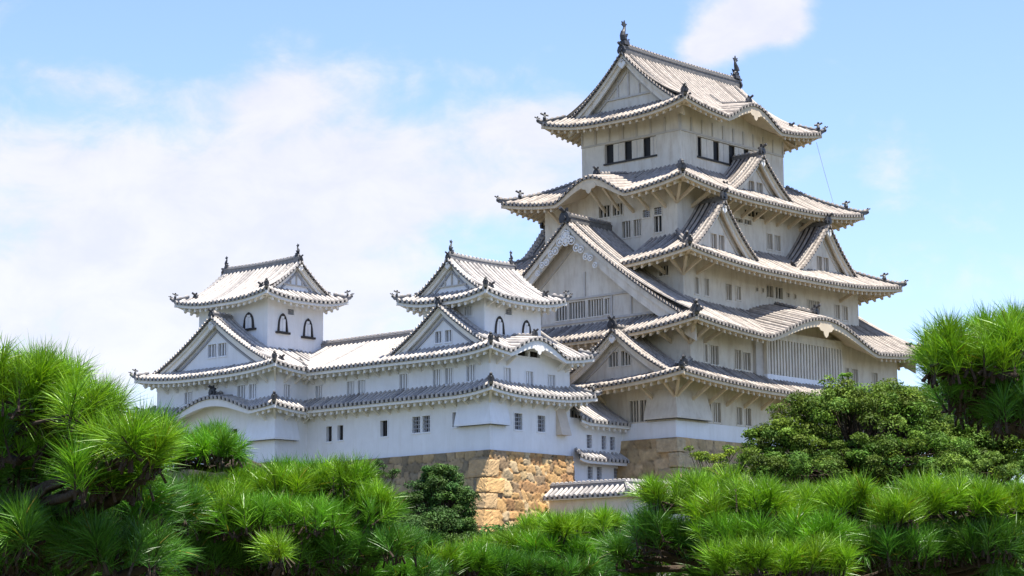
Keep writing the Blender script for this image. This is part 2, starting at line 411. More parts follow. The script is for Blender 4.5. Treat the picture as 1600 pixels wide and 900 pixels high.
def skirt(parent, rect, ins, ze, rise, st, ov, c=.35, U=.75, kara=None, hips=('SW', 'SE', 'NW', 'NE'), sides='SWNE', noedge='', cut=None):
    """four-sided pent roof between an eave rectangle and the storey above; returns faces and the roof part"""
    kara = kara or {}; sp = side_pts(rect); F = {}
    for k in 'SENW':
        nA, nB = NB[k]
        f = Face(*sp[k], ze, rise, ins[k], c, U, kara=kara.get(k))
        cornA = ''.join(sorted(k+nA, key='NSWE'.index)); cornB = ''.join(sorted(k+nB, key='NSWE'.index))
        fix = lambda q: {'NW': 'NW', 'SW': 'SW', 'NE': 'NE', 'SE': 'SE'}.get(q, q)
        f.upA = fix(cornA) in hips; f.upB = fix(cornB) in hips; F[k] = f
    mb = MB(); me = MB()
    for k in sides:
        f = F[k]; nA, nB = NB[k]; TA, TB = ins[nA], ins[nB]
        def tm(S, f=f, TA=TA, TB=TB):
            t = np.full_like(S, f.T)
            if f.upA: t = np.minimum(t, S*f.T/TA)
            if f.upB: t = np.minimum(t, (f.L-S)*f.T/TB)
            return np.maximum(t, 0)
        f.tm = tm
        if cut and k in cut:
            c0, c1 = cut[k]
            f.tiles(mb, st, lambda S: np.where((S > c0) & (S < c1), 0, tm(S)), nt=7, breaks=[c0, c1], edge=False)
            for (lo, hi, uA, uB) in ((0, c0, f.upA, False), (c1, f.L, False, f.upB)):
                sa, sb = f.upA, f.upB
                g = Face(f.A+f.e*lo, f.A+f.e*hi, ze, rise, f.T, c, 0, upA=False, upB=False); g.z = lambda S, t, lo=lo: f.z(np.asarray(S)+lo, t)
                g.tiles(mb, st, lambda S: np.full_like(S, .004), nt=1); g.upA, g.upB = uA, uB; g.eaves(me, st, ov[k])
        else:
            f.tiles(mb, st, tm, nt=7)
            if k not in noedge: f.eaves(me, st, ov[k])
    roof = build_part(mb, 'roof', parent)
    build_part(me, 'eaves', roof)
    done = set()
    for k in sides:
        f = F[k]; nA, nB = NB[k]
        for end, up, nb in (('A', f.upA, nA), ('B', f.upB, nB)):
            key = ''.join(sorted(k+nb))
            if up and key not in done and key != 'EN':
                done.add(key); hip_ridge(roof, f, end == 'A', f.T*.98, st, ratio=ins[nb]/f.T, k=.8 if st is KEEP else .62, orn=1 if st is KEEP else .75)
    return F, roof

def kara_ridge(roof, f, st, i=0, t0=.5, t1=None, k=.75):
    s0, W, H, sl = f.kara[i]; t1 = t1 or f.T*.9
    t = np.linspace(t0, t1, 8); P = f.P(s0+0*t, t, .04)
    ridge(roof, P, st, k, k*.9, 'ridge')
    oni(roof, P[0]+np.array([0, 0, .1]), -f.inn, k*1.1)
    # white pendant hanging from the middle of the curved board
    mb = MB(); kk = H*.62; c = f.P(np.array([s0]), np.array([.06]))[0]-np.array([0, 0, .70]); E3 = np.append(f.e, 0)
    out = [(-.55, .25), (.55, .25), (.75, .0), (.55, -.18), (.28, -.22), (.18, -.45), (0, -.58), (-.18, -.45), (-.28, -.22), (-.55, -.18), (-.75, 0)]
    mb.prism([c+E3*a*kk+np.array([0, 0, b_*kk]) for a, b_ in out], np.append(f.inn*.08, 0), EA if st is KEEP else EW); build_part(mb, 'pendant', roof)

def gable_end(parent, O, e, inn, zc, W, st, bd=.8, zb=None, wd=.9, holes=(), pend='heart', k=1.0, wallW=None, orn=1.0, board_over=1.0, dright=True, vt=.55):
    """triangular gable front: O plan centre of the verge, e lateral, inn inwards; zc(u) roof height"""
    O = np.array(O, float); e = np.array(e, float); inn = np.array(inn, float); E3 = np.append(e, 0); I3 = np.append(inn, 0)
    pt = lambda u, v, z: np.array([*(O+e*u+inn*v), z])
    # wall
    ww = wallW or W; zb = zb if zb is not None else zc(W)-.5
    g = MB()
    f2 = O-e*ww+inn*wd
    wall_side(g, f2, f2+e*2*ww, zb, lambda S: np.maximum(zc(np.abs(S-ww))-.34, zb+.01), [(h[0]+ww, h[1]+ww, h[2], h[3]) for h in holes], st.wall, dense=True)
    gable = build_part(g, 'gable', parent)
    for h in holes:
        window(gable, f2, e, -inn, h[0]+ww, h[1]+ww, h[2], h[3], st, 'slits', n=h[4] if len(h) > 4 else 2, name='gable_window', merge=True)
    # plaster rail, king post and a raised inner border on the gable wall
    tr = MB(); zap = zc(0)-bd-.35; zr_ = zb+.30*(zap-zb)+.12; kk = .55 if st is SMALL else .8
    uu = np.linspace(0, ww, 60); uw = float(np.interp(0, -(zc(uu)-bd*1.05-.2-zr_), uu)) if zc(ww)-bd*1.05-.2 < zr_ else ww
    if not holes and uw > .6:
        tr.obox(pt(-uw, wd-.10, zr_), E3*2*uw, I3*.096, (0, 0, .16*kk), TRM)
        for u in (-.45*uw, 0, .45*uw): tr.obox(pt(u-.08*kk, wd-.09, zr_+.17*kk), E3*.16*kk, I3*.086, (0, 0, max(.1, zc(abs(u))-.42-zr_-.17*kk)), TRM)
    for sg in (-1, 1):
        q = [pt(sg*u, wd-.05, zc(u)-bd*1.05-.32) for u in np.linspace(0, ww*.82, 10) if zc(u)-bd*1.05-.32 > zb+.2]
        if len(q) > 2: tr.sweep(q, [(-.045, -.08), (-.045, .08), (.045, .08), (.045, -.08)], TRM if st is KEEP else GR, lat=I3)
    if tr.n: build_part(tr, 'gable_trim', gable)
    # bargeboard: stepped double board following the curve
    b = MB(); U = np.linspace(0, W*board_over, 16)
    for sg in (-1, 1):
        for (v0, v1, o0, o1) in ((.10, .24, .10, bd*.45), (.24, .40, .10, bd)):
            wdn = 1+.25*(U/W)
            top = np.array([pt(sg*u, v0, zc(u)-o0) for u in U]); bot = np.array([pt(sg*u, v0, zc(u)-o1*w) for u, w in zip(U, wdn)])
            top2 = top+I3*(v1-v0); bot2 = bot+I3*(v1-v0)
            b.grid(np.stack([top2, top, bot, bot2], 1), st.eave if st is SMALL else PA)
            b.poly([top[-1], top2[-1], bot2[-1], bot[-1]], PA if st is KEEP else st.eave)
        # underside behind the boards
        q0 = np.array([pt(sg*u, .40, zc(u)-.30) for u in U]); q1 = np.array([pt(sg*u, wd+.05, zc(u)-.30) for u in U])
        b.grid(np.stack([q0, q1], 1), st.eave)
    build_part(b, 'bargeboard', gable)
    # verge tiles: round tiles laid across the edge, over a dark bed
    v = MB(); n = max(4, int(W*1.35/(.34)))
    for sg in (-1, 1):
        UU = np.linspace(0, W*1.01, 18)
        v.grid(np.stack([np.array([pt(sg*u, x, zc(u)+dz) for u in UU]) for x, dz in ((-.06, -.12), (-.06, .02), (vt, .05))], 1), TD)
        for i in range(n):
            u = (i+.5)/n*W; du = .085
            z0, z1 = zc(max(u-du, 0)), zc(u+du); zm = zc(u)
            p = [pt(sg*(u-du), -.10, z0+.0), pt(sg*u, -.10, zm+.15), pt(sg*(u+du), -.10, z1+.0), pt(sg*u, -.10, zm-.08)]
            v.prism(p, I3*(vt+.08), st.tl)
    build_part(v, 'verge_tiles', gable)
    # descending ridges just inside the verge
    for sg in (-1, 1):
        UU = np.linspace(.25, W*.97, 12)
        path = np.array([pt(sg*u, vt+.25, zc(u)+.03) for u in UU])
        ridge(gable, path[::-1], st, .62*k, .55*k, 'descending_ridge')
        dd = path[-1]-path[-2]
        oni(gable, path[-1]+np.array([0, 0, .05]), dd[:2], .75*orn)
    # pendant under the apex
    if pend:
        p = MB(); za = zc(0)-bd*.92; kk = k*.9
        if pend == 'scroll':
            lobes = [(0, -.15, .34), (0, -.62, .30), (-.34, -.45, .22), (.34, -.45, .22)]
            for s_ in (-1, 1):
                for i in range(6):
                    a = .55+i*.42; lobes.append((s_*a, -(zc(0)-zc(a))*1.0-.22+.10*(-1)**i, .27-.018*i))
            for (a, dz, r) in lobes:
                ring = [pt(a+r*math.cos(q), .02, za+dz+.2+r*math.sin(q)) for q in np.linspace(0, 2*math.pi, 13)]
                p.tube(ring, .05, EW, 6)
                q = [pt(a+r*.45*math.cos(q), -.02, za+dz+.2+r*.45*math.sin(q)) for q in np.linspace(0, 2*math.pi, 9)[:-1]]
                p.prism(q, I3*.12, EW)
            p.prism([pt(a, .05, za+b_) for a, b_ in ((-.3, .3), (.3, .3), (.22, -.4), (0, -.75), (-.22, -.4))], I3*.12, EW)
        else:
            out = [(-.12, .25), (.12, .25), (.20, .05), (.36, -.02), (.40, -.25), (.22, -.42), (0, -.62), (-.22, -.42), (-.40, -.25), (-.36, -.02), (-.20, .05)]
            p.prism([pt(a*kk, -.02, za+b_*kk) for a, b_ in out], I3*.14, EW)
            p.tube([pt(0, -.05, za+.12*kk), pt(0, -.12, za+.12*kk)], .13*kk, EW if st is SMALL else TRM, 8)
        build_part(p, 'pendant', gable)
    return gable

def wall_side(mb, A, B, z0, ztop, holes, mt, dense=False):
    A = np.array(A, float); B = np.array(B, float); L = np.linalg.norm(B-A); e = (B-A)/L
    S = set(np.linspace(0, L, max(2, int(L/(.35 if dense else .8)))+1).round(4))
    if dense: S.add(round(L/2, 4))
    for h in holes: S |= {round(h[0], 4), round(h[1], 4)}
    S = np.array(sorted(S)); zl = [z0]+sorted({round(z, 4) for h in holes for z in h[2:4]})
    zt = ztop(S)
    rows = [np.minimum(np.full_like(S, z), zt) for z in zl]+[zt]
    P = np.array([[[*(A+e*s), r[i]] for r in rows] for i, s in enumerate(S)])
    b = mb.add(P); k = mb.mi(mt); nj = len(rows)
    for i in range(len(S)-1):
        sm = (S[i]+S[i+1])/2
        for j in range(nj-1):
            if j < nj-2 or nj == 2: zm = (zl[j]+zl[j+1])/2 if j+1 < len(zl) else 1e9
            else: zm = 1e9
            if any(h[0] < sm < h[1] and h[2] < zm < h[3] for h in holes): continue
            mb.f.append((b+i*nj+j, b+(i+1)*nj+j, b+(i+1)*nj+j+1, b+i*nj+j+1)); mb.fm.append(k)

def window(parent, A, e, out, s0, s1, z0, z1, st, kind='slits', n=None, name='window', merge=False, label=None):
    """recessed opening with its lattice; out = outward plan normal"""
    A = np.array(A, float); e = np.array(e, float); out = np.array(out, float); E3 = np.append(e, 0); O3 = np.append(out, 0); Z = np.array([0, 0, 1.])
    P = lambda s, z, v=0.0: np.array([*(A+e*s+out*v), z])
    mb = MB(); d = .24; wm = st.wall
    for (a, b_) in (((s0, z0), (s1, z0)), ((s1, z0), (s1, z1)), ((s1, z1), (s0, z1)), ((s0, z1), (s0, z0))):
        mb.poly([P(*a), P(*b_), P(*b_, -d), P(*a, -d)], wm)
    back = GR if kind == 'pale' else DK
    mb.poly([P(s0, z0, -d), P(s1, z0, -d), P(s1, z1, -d), P(s0, z1, -d)], back)
    # raised plaster surround and sill
    f = .07
    for (a0, a1, b0, b1) in ((s0-f, s1+f, z1, z1+f), (s0-f, s1+f, z0-f-.03, z0), (s0-f, s0, z0, z1), (s1, s1+f, z0, z1)):
        mb.obox(P(a0, b0, .003), E3*(a1-a0), O3*(.05 if b0 < z0 else .03), Z*(b1-b0), wm)
    w = s1-s0; h = z1-z0; lat = mb if merge else MB()
    if kind in ('slits', 'pale'):
        n = n or max(1, round(w/.34)); bw = .085 if kind == 'slits' else .11
        for i in range(n):
            c = s0+(i+1)/(n+1)*w; lat.obox(P(c-bw/2, z0, -.17), E3*bw, O3*.12, Z*h, wm)
    elif kind == 'grid':
        for i in range(2):
            c = s0+(i+1)/3*w; lat.obox(P(c-.03, z0, -.15), E3*.06, O3*.08, Z*h, GR)
        for i in range(3):
            c = z0+(i+1)/4*h; lat.obox(P(s0, c-.028, -.13), E3*w, O3*.07, Z*.056, GR)
    elif kind == 'dark':
        lat.obox(P((s0+s1)/2-.03, z0, -.2), E3*.06, O3*.05, Z*h, WD)
    elif kind == 'shutters':
        for (a, b_) in n:
            lat.obox(P(s0+a*w, z0+.06, -.16), E3*(b_-a)*w, O3*.08, Z*(h-.10), wm)
            lat.obox(P(s0+a*w+.42*(b_-a)*w, z0+.06, -.09), E3*.06, O3*.03, Z*(h-.10), TRM)
        lat.obox(P(s0-.08, z0-.10, .02), E3*(w+.16), O3*.09, Z*.13, WD)
    o = build_part(mb, name, parent, label=label)
    if not merge and lat.n: build_part(lat, 'shutter' if kind == 'shutters' else 'lattice', o)
    return o

def bracket(parent, p_wall, out, reach, z_eave, st, drop=1.0, name='bracket'):
    """slanting strut from the wall up to the eaves"""
    mb = MB(); o = np.append(np.array(out, float), 0); o /= np.linalg.norm(o); l = np.array([o[1], -o[0], 0]); p = V3(p_wall, z_eave)
    w = .09 if st is KEEP else .07
    a = p+np.array([0, 0, -drop]); b = p+o*reach
    mb.hexa([a-l*w, a+l*w, a+l*w+np.array([0, 0, .26]), a-l*w+np.array([0, 0, .26]), b-l*w+np.array([0, 0, -.2]), b+l*w+np.array([0, 0, -.2]), b+l*w+np.array([0, 0, .05]), b-l*w+np.array([0, 0, .05])], st.eave)
    return build_part(mb, name, parent)

def storey(parent, rect, z0, tops, st, wins=None, name='wall'):
    """tops: dict side -> function of s (same direction as the roof face), wins: dict side -> list"""
    wins = wins or {}; sp = side_pts(rect); mb = MB()
    for k in 'SENW':
        if k not in tops: continue
        A, B = sp[k]; A = np.array(A, float); B = np.array(B, float); L = np.linalg.norm(B-A)
        hs = [(w[0], w[1], w[2], w[3]) for w in wins.get(k, [])]
        t = tops[k]; tf = t if callable(t) else (lambda S, t=t: np.full_like(np.asarray(S, float), t))
        wall_side(mb, A, B, z0, tf, hs, st.wall)
    wall = build_part(mb, name, parent)
    for k, ws in wins.items():
        A, B = (np.array(p, float) for p in sp[k]); e = (B-A)/np.linalg.norm(B-A); out = np.array([e[1], -e[0]])
        for w in ws:
            window(parent, A, e, out, w[0], w[1], w[2], w[3], st, w[4] if len(w) > 4 else 'slits', w[5] if len(w) > 5 else None)
    return wall

def tops_from(F, rect, outer):
    """wall-top functions under the eaves of roof faces F, wall rectangle rect inside eave rectangle outer"""
    r = {}; ox0, ox1, oy0, oy1 = outer; x0, x1, y0, y1 = rect
    off = {'S': (x0-ox0, y0-oy0), 'E': (y0-oy0, ox1-x1), 'N': (ox1-x1, oy1-y1), 'W': (oy1-y1, x0-ox0)}
    for k, f in F.items():
        ds, tw = off[k]
        r[k] = lambda S, f=f, ds=ds, tw=tw: f.z(np.asarray(S)+ds, tw)-.30
    return r
def wS(rect, lo, hi): return lo-rect[0], hi-rect[0]          # x range -> s on the S wall
def wW(rect, hi, lo): return rect[3]-hi, rect[3]-lo          # y range (north first) -> s on the W wall

def gable_roof(parent, O, e, inn, zc, W, Lb, st):
    """the two slopes of a dormer gable: verge centre O, going inwards Lb"""
    O = np.array(O, float); e = np.array(e, float); inn = np.array(inn, float); mb = MB()
    for sg in (-1, 1):
        base = O+e*sg*W
        if sg < 0: A, B = base+inn*Lb, base
        else: A, B = base, base+inn*Lb
        # make sure the inward normal points to the ridge
        f = Face(A, B, 0, 1, W, upA=False, upB=False)
        if np.dot(f.inn, -e*sg) < 0: f = Face(B, A, 0, 1, W, upA=False, upB=False)
        f.z = lambda S, t, W=W: zc(np.abs(W-np.asarray(t)))+0*np.asarray(S)
        f.tiles(mb, st, lambda S: np.full_like(S, W), nt=9, edge=False)
    return build_part(mb, 'dormer_roof', parent)

def dormer(parent, O, e, inn, za, zb, W, Lb, st, c=.3, ext=1.15, **kw):
    """chidori gable: za = ridge height, zb = height at half-width W"""
    def zc(u):
        x = np.abs(u)/W
        return zb+(za-zb)*((1-x)-c*x*(1-x))
    roof = gable_roof(parent, O, e, inn, zc, W*ext, Lb, st)
    k = kw.pop('k', .8); pend = kw.pop('pend', 'heart')
    g = gable_end(roof, O, e, inn, zc, W, st, k=k, pend=pend, zb=kw.pop('zwall', None), **kw)
    P = [V3(np.array(O)+np.array(inn)*v, za+.05) for v in np.linspace(.15, Lb, 6)]
    ridge(roof, P, st, k, k*1.0, 'ridge')
    oni(roof, P[0]+np.array([0, 0, .15]), -np.array(inn), k*1.25)
    return roof

def irimoya(parent, rect, axis, ze, zr, st, Lv, Lw, c=.4, U=.75, ov=2.2, block=None, karaL=None, hips=('SW', 'SE', 'NW', 'NE'), bd=.8, gholes=(), pend='heart', k=1.0, ends='both', fishh=0, noedge='', main=True, kz=1.4, wd=None, zbl=None, orn=1.0, vt=.55):
    """hip-and-gable roof. axis 'x': ridge runs along x, gables face W and E"""
    x0, x1, y0, y1 = rect; sp = side_pts(rect)
    longs, shorts = (('S', 'N'), ('W', 'E')) if axis == 'x' else (('W', 'E'), ('S', 'N'))
    T = (y1-y0)/2 if axis == 'x' else (x1-x0)/2
    F = {}; mb = MB(); me = MB(); ovd = ov if isinstance(ov, dict) else {q: ov for q in 'SENW'}
    for q in 'SENW':
        nA, nB = NB[q]; f = Face(*sp[q], ze, zr-ze, T, c, U, kara=(karaL or {}).get(q))
        f.R = min(f.R, T*1.0+1.5)
        for end, nb in (('A', nA), ('B', nB)):
            key = [h for h in ('SW', 'SE', 'NW', 'NE') if set(h) == {q, nb}][0]
            setattr(f, 'up'+end, key in hips)
        F[q] = f
    for q in longs:
        f = F[q]; br = [Lv, f.L-Lv]
        blk = None
        if block:
            b0, b1, Tb = block[q]; blk = (b0, b1, Tb); br += [b0, b1]
        def tm(S, f=f, blk=blk):
            a = np.minimum(S, f.L-S); t = np.where(a < Lv, a, f.T)
            if blk: t = np.where((S > blk[0]) & (S < blk[1]), np.minimum(t, blk[2]), t)
            return t
        f.tm = tm
        f.tiles(mb, st, tm, breaks=br, nt=14, edge=q not in noedge)
        if q not in noedge: f.eaves(me, st, ovd[q])
    for q in shorts:
        f = F[q]
        def tm(S, f=f):
            t = np.full_like(S, Lw)
            if f.upA: t = np.minimum(t, S)
            if f.upB: t = np.minimum(t, f.L-S)
            return t
        f.tm = tm
        f.tiles(mb, st, tm, nt=5, edge=q not in noedge)
        if q not in noedge: f.eaves(me, st, ovd[q])
    roof = build_part(mb, 'roof', parent); build_part(me, 'eaves', roof)
    for q in longs:
        f = F[q]; nA, nB = NB[q]
        for end, nb, up in (('A', nA, f.upA), ('B', nB, f.upB)):
            if up and not (set(q+nb) == {'N', 'E'}):
                hip_ridge(roof, f, end == 'A', Lv, st, k=.75*k if st is KEEP else .6, orn=(1 if st is KEEP else .75)*orn)
    cen = np.array([(x0+x1)/2, (y0+y1)/2])
    zc = lambda u: ze+(zr-ze)*((1-c)*(1-np.abs(u)/T)+c*(1-np.abs(u)/T)**2)
    Wg = T-Lv
    for q in shorts:
        if ends != 'both' and q not in ends: continue
        f = F[q]; half = (x1-x0)/2 if axis == 'x' else (y1-y0)/2
        O = cen-f.inn*(half-Lv)
        gable_end(roof, O, f.e, f.inn, zc, Wg, st, bd=bd, holes=gholes, pend=pend, k=k, wd=wd or (Lw-Lv), zb=zbl if zbl is not None else float(f.z(f.L/2, Lw))-.25, orn=orn, vt=vt)
    if main:
        half = ((x1-x0)/2 if axis == 'x' else (y1-y0)/2)-Lv
        ax = np.array([1., 0]) if axis == 'x' else np.array([0, 1.])
        P = np.array([V3(cen+ax*q, zr+.02+.10*(q/half)**2) for q in np.linspace(-half+.1, half-.1, 9)])
        if block:
            b = block['ridge']
            P1 = P[0]; segs = [np.array([P[0], V3(cen-ax*b, zr+.02)]), np.array([V3(cen+ax*b, zr+.02), P[-1]])]
        else: segs = [P]
        for sg in segs: ridge(roof, sg, st, k, k*kz, 'main_ridge')
        for sgn, p in ((-1, P[0]), (1, P[-1])):
            oni(roof, p+np.array([0, 0, -.05]), ax*sgn, 1.0*k*orn)
            if fishh: fish(roof, p+np.append(-ax*sgn*.25, .40*k*kz), -ax*sgn, fishh)
    return F, roof, zc

# ------------------------------------------------------------------ ground
def ground_z(x, y):
    x = np.asarray(x, float); y = np.asarray(y, float)
    D = (x-CAM[0])*CD[0]/.988+(y-CAM[1])*CD[1]/.988
    k = np.clip((D-55)/60, 0, 1); k = k*k*(3-2*k)
    far = np.clip((D-260)/120, 0, 1)
    return 3.6*k*(1-far)+.25*np.sin(x*.13)*np.cos(y*.11)*k
def make_ground():
    a = np.concatenate([-np.geomspace(6000, 130, 22), np.linspace(-120, 120, 81), np.geomspace(130, 6000, 22)])
    X, Y = np.meshgrid(a-20, a-10, indexing='ij')
    mb = MB(); mb.grid(np.stack([X, Y, ground_z(X, Y)], -1), GND)
    o = mb.build('ground', None, True); o['kind'] = 'structure'
make_ground()

# ------------------------------------------------------------------ main keep
keep = thing('castle_keep', 'tall weathered main keep of five stacked grey tiled roofs with cream plaster walls', 'castle', (0, -.1, 13.7))
B1 = (-14.77, 13.4, -10.05, 9.4); B2 = (-13.03, 13.15, -10.05, 9.89); B3 = (-10.98, 11.14, -8.03, 7.81); B4 = (-9.16, 9.24, -6.23, 6.12); B6 = (-6.54, 6.54, -4.63, 4.65)
def grow(r, o): return (r[0]-o, r[1]+o, r[2]-o, r[3]+o)
E1 = (-17.15, 15.79, -12.45, 11.8); E2 = grow(B2, 2.38); E3_ = grow(B3, 2.48); E4 = grow(B4, 2.35); E6 = grow(B6, 2.19)
OV = lambda o: {q: o for q in 'SENW'}

# first roof
F1, r1 = skirt(keep, E1, {'S': 2.4, 'N': 1.9, 'W': 4.12, 'E': 2.64}, 17.2, 1.35, KEEP, OV(2.39), .25, .7)
# second roof: hip-and-gable with large gables to west and east, its middle taken up by the third storey
L2 = E2[1]-E2[0]; T2b = 8.03*-1-E2[2]
bl = (B4[0]-E2[0], B4[1]-E2[0], T2b)
blN = (E2[1]-B4[1], E2[1]-B4[0], E2[3]-B3[3])
F2, r2, zc2 = irimoya(keep, E2, 'x', 20.85, 29.6, KEEP, 1.25, 2.45, .28, .8, 2.38,
    block={'S': bl, 'N': blN, 'ridge': 9.1}, karaL={'S': [(15.45, 7.9, 2.0, .30)]}, bd=1.15,
    gholes=[(-2.0, -.95, 22.75, 23.9, 3), (-.75, .75, 22.75, 23.95, 5), (1.0, 2.4, 22.75, 23.95, 5), (2.55, 3.1, 22.8, 23.9, 2)], pend='scroll', k=1.05, wd=1.2, zbl=21.6, kz=1.2, orn=1.15, vt=.7)
kara_ridge(r2, F2['S'], KEEP, 0, 1.0, 5.4, .8)
# third roof with twin dormers south and north
F3, r3 = skirt(keep, E3_, {'S': 4.28, 'N': 4.1, 'W': 4.3, 'E': 4.3}, 26.08, 2.35, KEEP, OV(2.48), .3, .75, cut={'W': (E3_[3]-3.8, E3_[3]+3.8), 'E': (-3.8-E3_[2], 3.8-E3_[2])})
# fourth roof: curved gable west, dormer south
kW = [(E4[3]-0.0, 3.7, 1.55, .16)]
F4, r4 = skirt(keep, E4, {'S': 3.95, 'N': 3.85, 'W': 4.97, 'E': 5.0}, 31.68, 2.5, KEEP, OV(2.35), .3, .75, kara={'W': kW})
kara_ridge(r4, F4['W'], KEEP, 0, 1.1, 4.5, .7)
# top roof
F6, r6, zc6 = irimoya(keep, E6, 'x', 37.95, 43.25, KEEP, 1.35, 2.1, .42, .75, 2.19, karaL={'S': [(8.75, 3.9, 1.5, .12)]}, bd=.82, k=.9, kz=1.7, wd=.8, fishh=1.65, pend='heart')
kara_ridge(r6, F6['S'], KEEP, 0, .7, 4.2, .7)

# storey walls with their openings
w1 = {'S': [(*wS(B1, -11.25, -10.85), 14.9, 16.25, 'slits', 1), (*wS(B1, -10.55, -9.75), 14.9, 16.25, 'slits', 2), (*wS(B1, -7.85, -7.25), 14.9, 16.1, 'slits', 1), (*wS(B1, -6.85, -6.20), 14.9, 16.1, 'slits', 1),
            (*wS(B1, -3.60, -2.00), 15.0, 16.3), (*wS(B1, 0.40, 2.00), 15.0, 16.3), (*wS(B1, 4.40, 6.00), 15.0, 16.3), (*wS(B1, 8.40, 10.00), 15.0, 16.3)],
      'W': [(*wW(B1, -6.15, -6.90), 14.85, 16.3, 'slits', 2), (*wW(B1, -7.05, -7.60), 14.85, 16.3, 'slits', 1), (*wW(B1, -0.85, -2.35), 14.85, 16.3)]}
storey(keep, B1, 13.6, tops_from(F1, B1, E1), KEEP, w1)
w2 = {'S': [(*wS(B2, -11.47, -11.12), 18.95, 20.15, 'slits', 1), (*wS(B2, -10.75, -9.85), 18.85, 20.15, 'slits', 2), (*wS(B2, -7.95, -7.2), 18.75, 20.1, 'slits', 2), (*wS(B2, -6.95, -6.1), 18.75, 20.0, 'slits', 2),
            (*wS(B2, 5.95, 6.4), 18.6, 19.95, 'slits', 1), (*wS(B2, 6.8, 7.6), 18.6, 19.95, 'slits', 2), (*wS(B2, 9.6, 10.3), 18.9, 19.9, 'slits', 2)],
      'W': [(*wW(B2, -2.0, -2.9), 18.9, 20.1), (*wW(B2, 2.5, 1.4), 18.9, 20.1)]}
storey(keep, B2, 17.6, tops_from(F2, B2, E2), KEEP, w2)
w3 = {'S': [(*wS(B3, -9.7, -9.25), 24.05, 25.2, 'slits', 1), (*wS(B3, -8.55, -8.05), 24.05, 25.25, 'slits', 1), (*wS(B3, -6.0, -5.35), 24.0, 25.15, 'slits', 1), (*wS(B3, -4.85, -4.25), 24.15, 25.1, 'slits', 2),
            (*wS(B3, -1.0, -.2), 24.75, 25.6, 'slits', 1), (*wS(B3, .1, 1.0), 24.75, 25.6, 'slits', 1), (*wS(B3, -2.35, -2.1), 25.0, 25.3, 'dark'), (*wS(B3, -1.6, -1.35), 25.0, 25.3, 'dark'), (*wS(B3, 1.6, 1.85), 25.0, 25.3, 'dark'), (*wS(B3, 2.5, 2.75), 25.0, 25.3, 'dark'),
            (*wS(B3, 4.2, 5.8), 24.2, 25.1), (*wS(B3, 7.85, 8.5), 24.05, 25.1, 'slits', 2), (*wS(B3, 8.95, 9.6), 24.05, 25.1, 'slits', 2)],
      'W': [(*wW(B3, -5.95, -6.75), 25.35, 26.05)]}
storey(keep, B3, 22.2, tops_from(F3, B3, E3_), KEEP, w3)
w4 = {'S': [(*wS(B4, 1.75, 2.45), 28.85, 30.0, 'slits', 2), (*wS(B4, 2.8, 3.5), 28.85, 30.0, 'slits', 2), (*wS(B4, -2.2, -1.3), 30.35, 30.65, 'slits', 1), (*wS(B4, -1.05, -.2), 30.35, 30.7, 'slits', 1), (*wS(B4, -1.0, 1.4), 31.0, 31.5, 'slits', 4)],
      'W': [(*wW(B4, -1.25, -2.0), 28.85, 30.05, 'slits', 2), (*wW(B4, -2.3, -2.95), 28.85, 30.05, 'slits', 2), (*wW(B4, -4.15, -4.85), 28.9, 30.1, 'slits', 1), (*wW(B4, -3.15, -3.8), 30.1, 30.65, 'grid'), (*wW(B4, -4.2, -4.85), 30.15, 30.7, 'grid'), (*wW(B4, .9, -.1), 30.6, 31.45, 'slits', 2), (*wW(B4, -.4, -1.3), 30.6, 31.45, 'slits', 2)]}
storey(keep, B4, 27.4, tops_from(F4, B4, E4), KEEP, w4)
shW = [(.155, .375), (.515, .74), (.875, .995)]
shS = [(.075, .245), (.33, .475), (.565, .70), (.775, .90), (.96, .995)]
w6 = {'W': [(*wW(B6, 2.4, -2.44), 35.22, 36.70, 'shutters', shW)], 'S': [(*wS(B6, -4.48, 4.0), 35.12, 36.66, 'shutters', shS)]}
storey(keep, B6, 33.2, tops_from(F6, B6, E6), KEEP, w6)

# plaster rails and posts of the top storey
mb = MB()
for q, A, L in (('W', (B6[0], B6[3]), B6[3]-B6[2]), ('S', (B6[0], B6[2]), B6[1]-B6[0])):
    ev = np.array([0, -1.]) if q == 'W' else np.array([1., 0]); out = np.array([-1., 0]) if q == 'W' else np.array([0, -1.])
    E_, O_ = np.append(ev, 0), np.append(out, 0); A = np.array([*A, 0.])
    mb.obox(A+O_*.003+np.array([0, 0, 36.74]), E_*L, O_*.07, (0, 0, .13), TRM)
    n = 7 if q == 'W' else 10
    for i in range(n+1):
        mb.obox(A+E_*(i*(L-.14)/n)+O_*.004+np.array([0, 0, 36.87]), E_*.14, O_*.06, (0, 0, 1.05), TRM)
build_part(mb, 'wall_rail', keep)

# dormers
for i, xc in enumerate((-6.75, 6.55)):
    dormer(r3, (xc, -8.62), (1, 0), (0, 1), 31.0, 27.15, 3.9, 2.55, KEEP, bd=.62, k=.72, wd=.7, zwall=26.6, holes=[(-.75, -.1, 27.5, 28.6, 1), (.15, .8, 27.5, 28.6, 1)], orn=.95, vt=.5)
    dormer(r3, (xc, 8.40), (-1, 0), (0, -1), 31.0, 27.15, 3.9, 2.4, KEEP, bd=.62, k=.72, wd=.7, zwall=26.6, orn=.95, vt=.5)
dormer(r4, (.1, -7.25), (1, 0), (0, 1), 35.55, 32.45, 3.75, 2.75, KEEP, bd=.58, k=.68, wd=.7, zwall=32.0, holes=[(-.95, -.25, 32.8, 33.6, 1), (.1, .8, 32.8, 33.6, 1)], orn=.95, vt=.5)
dormer(r1, (-16.1, -5.75), (0, -1), (1, 0), 21.15, 17.85, 5.0, 3.0, KEEP, bd=.6, k=.75, wd=.8, zwall=17.3, holes=[(-.95, -.15, 18.7, 19.7, 2), (.15, .95, 18.7, 19.7, 2)], orn=.95, vt=.5)

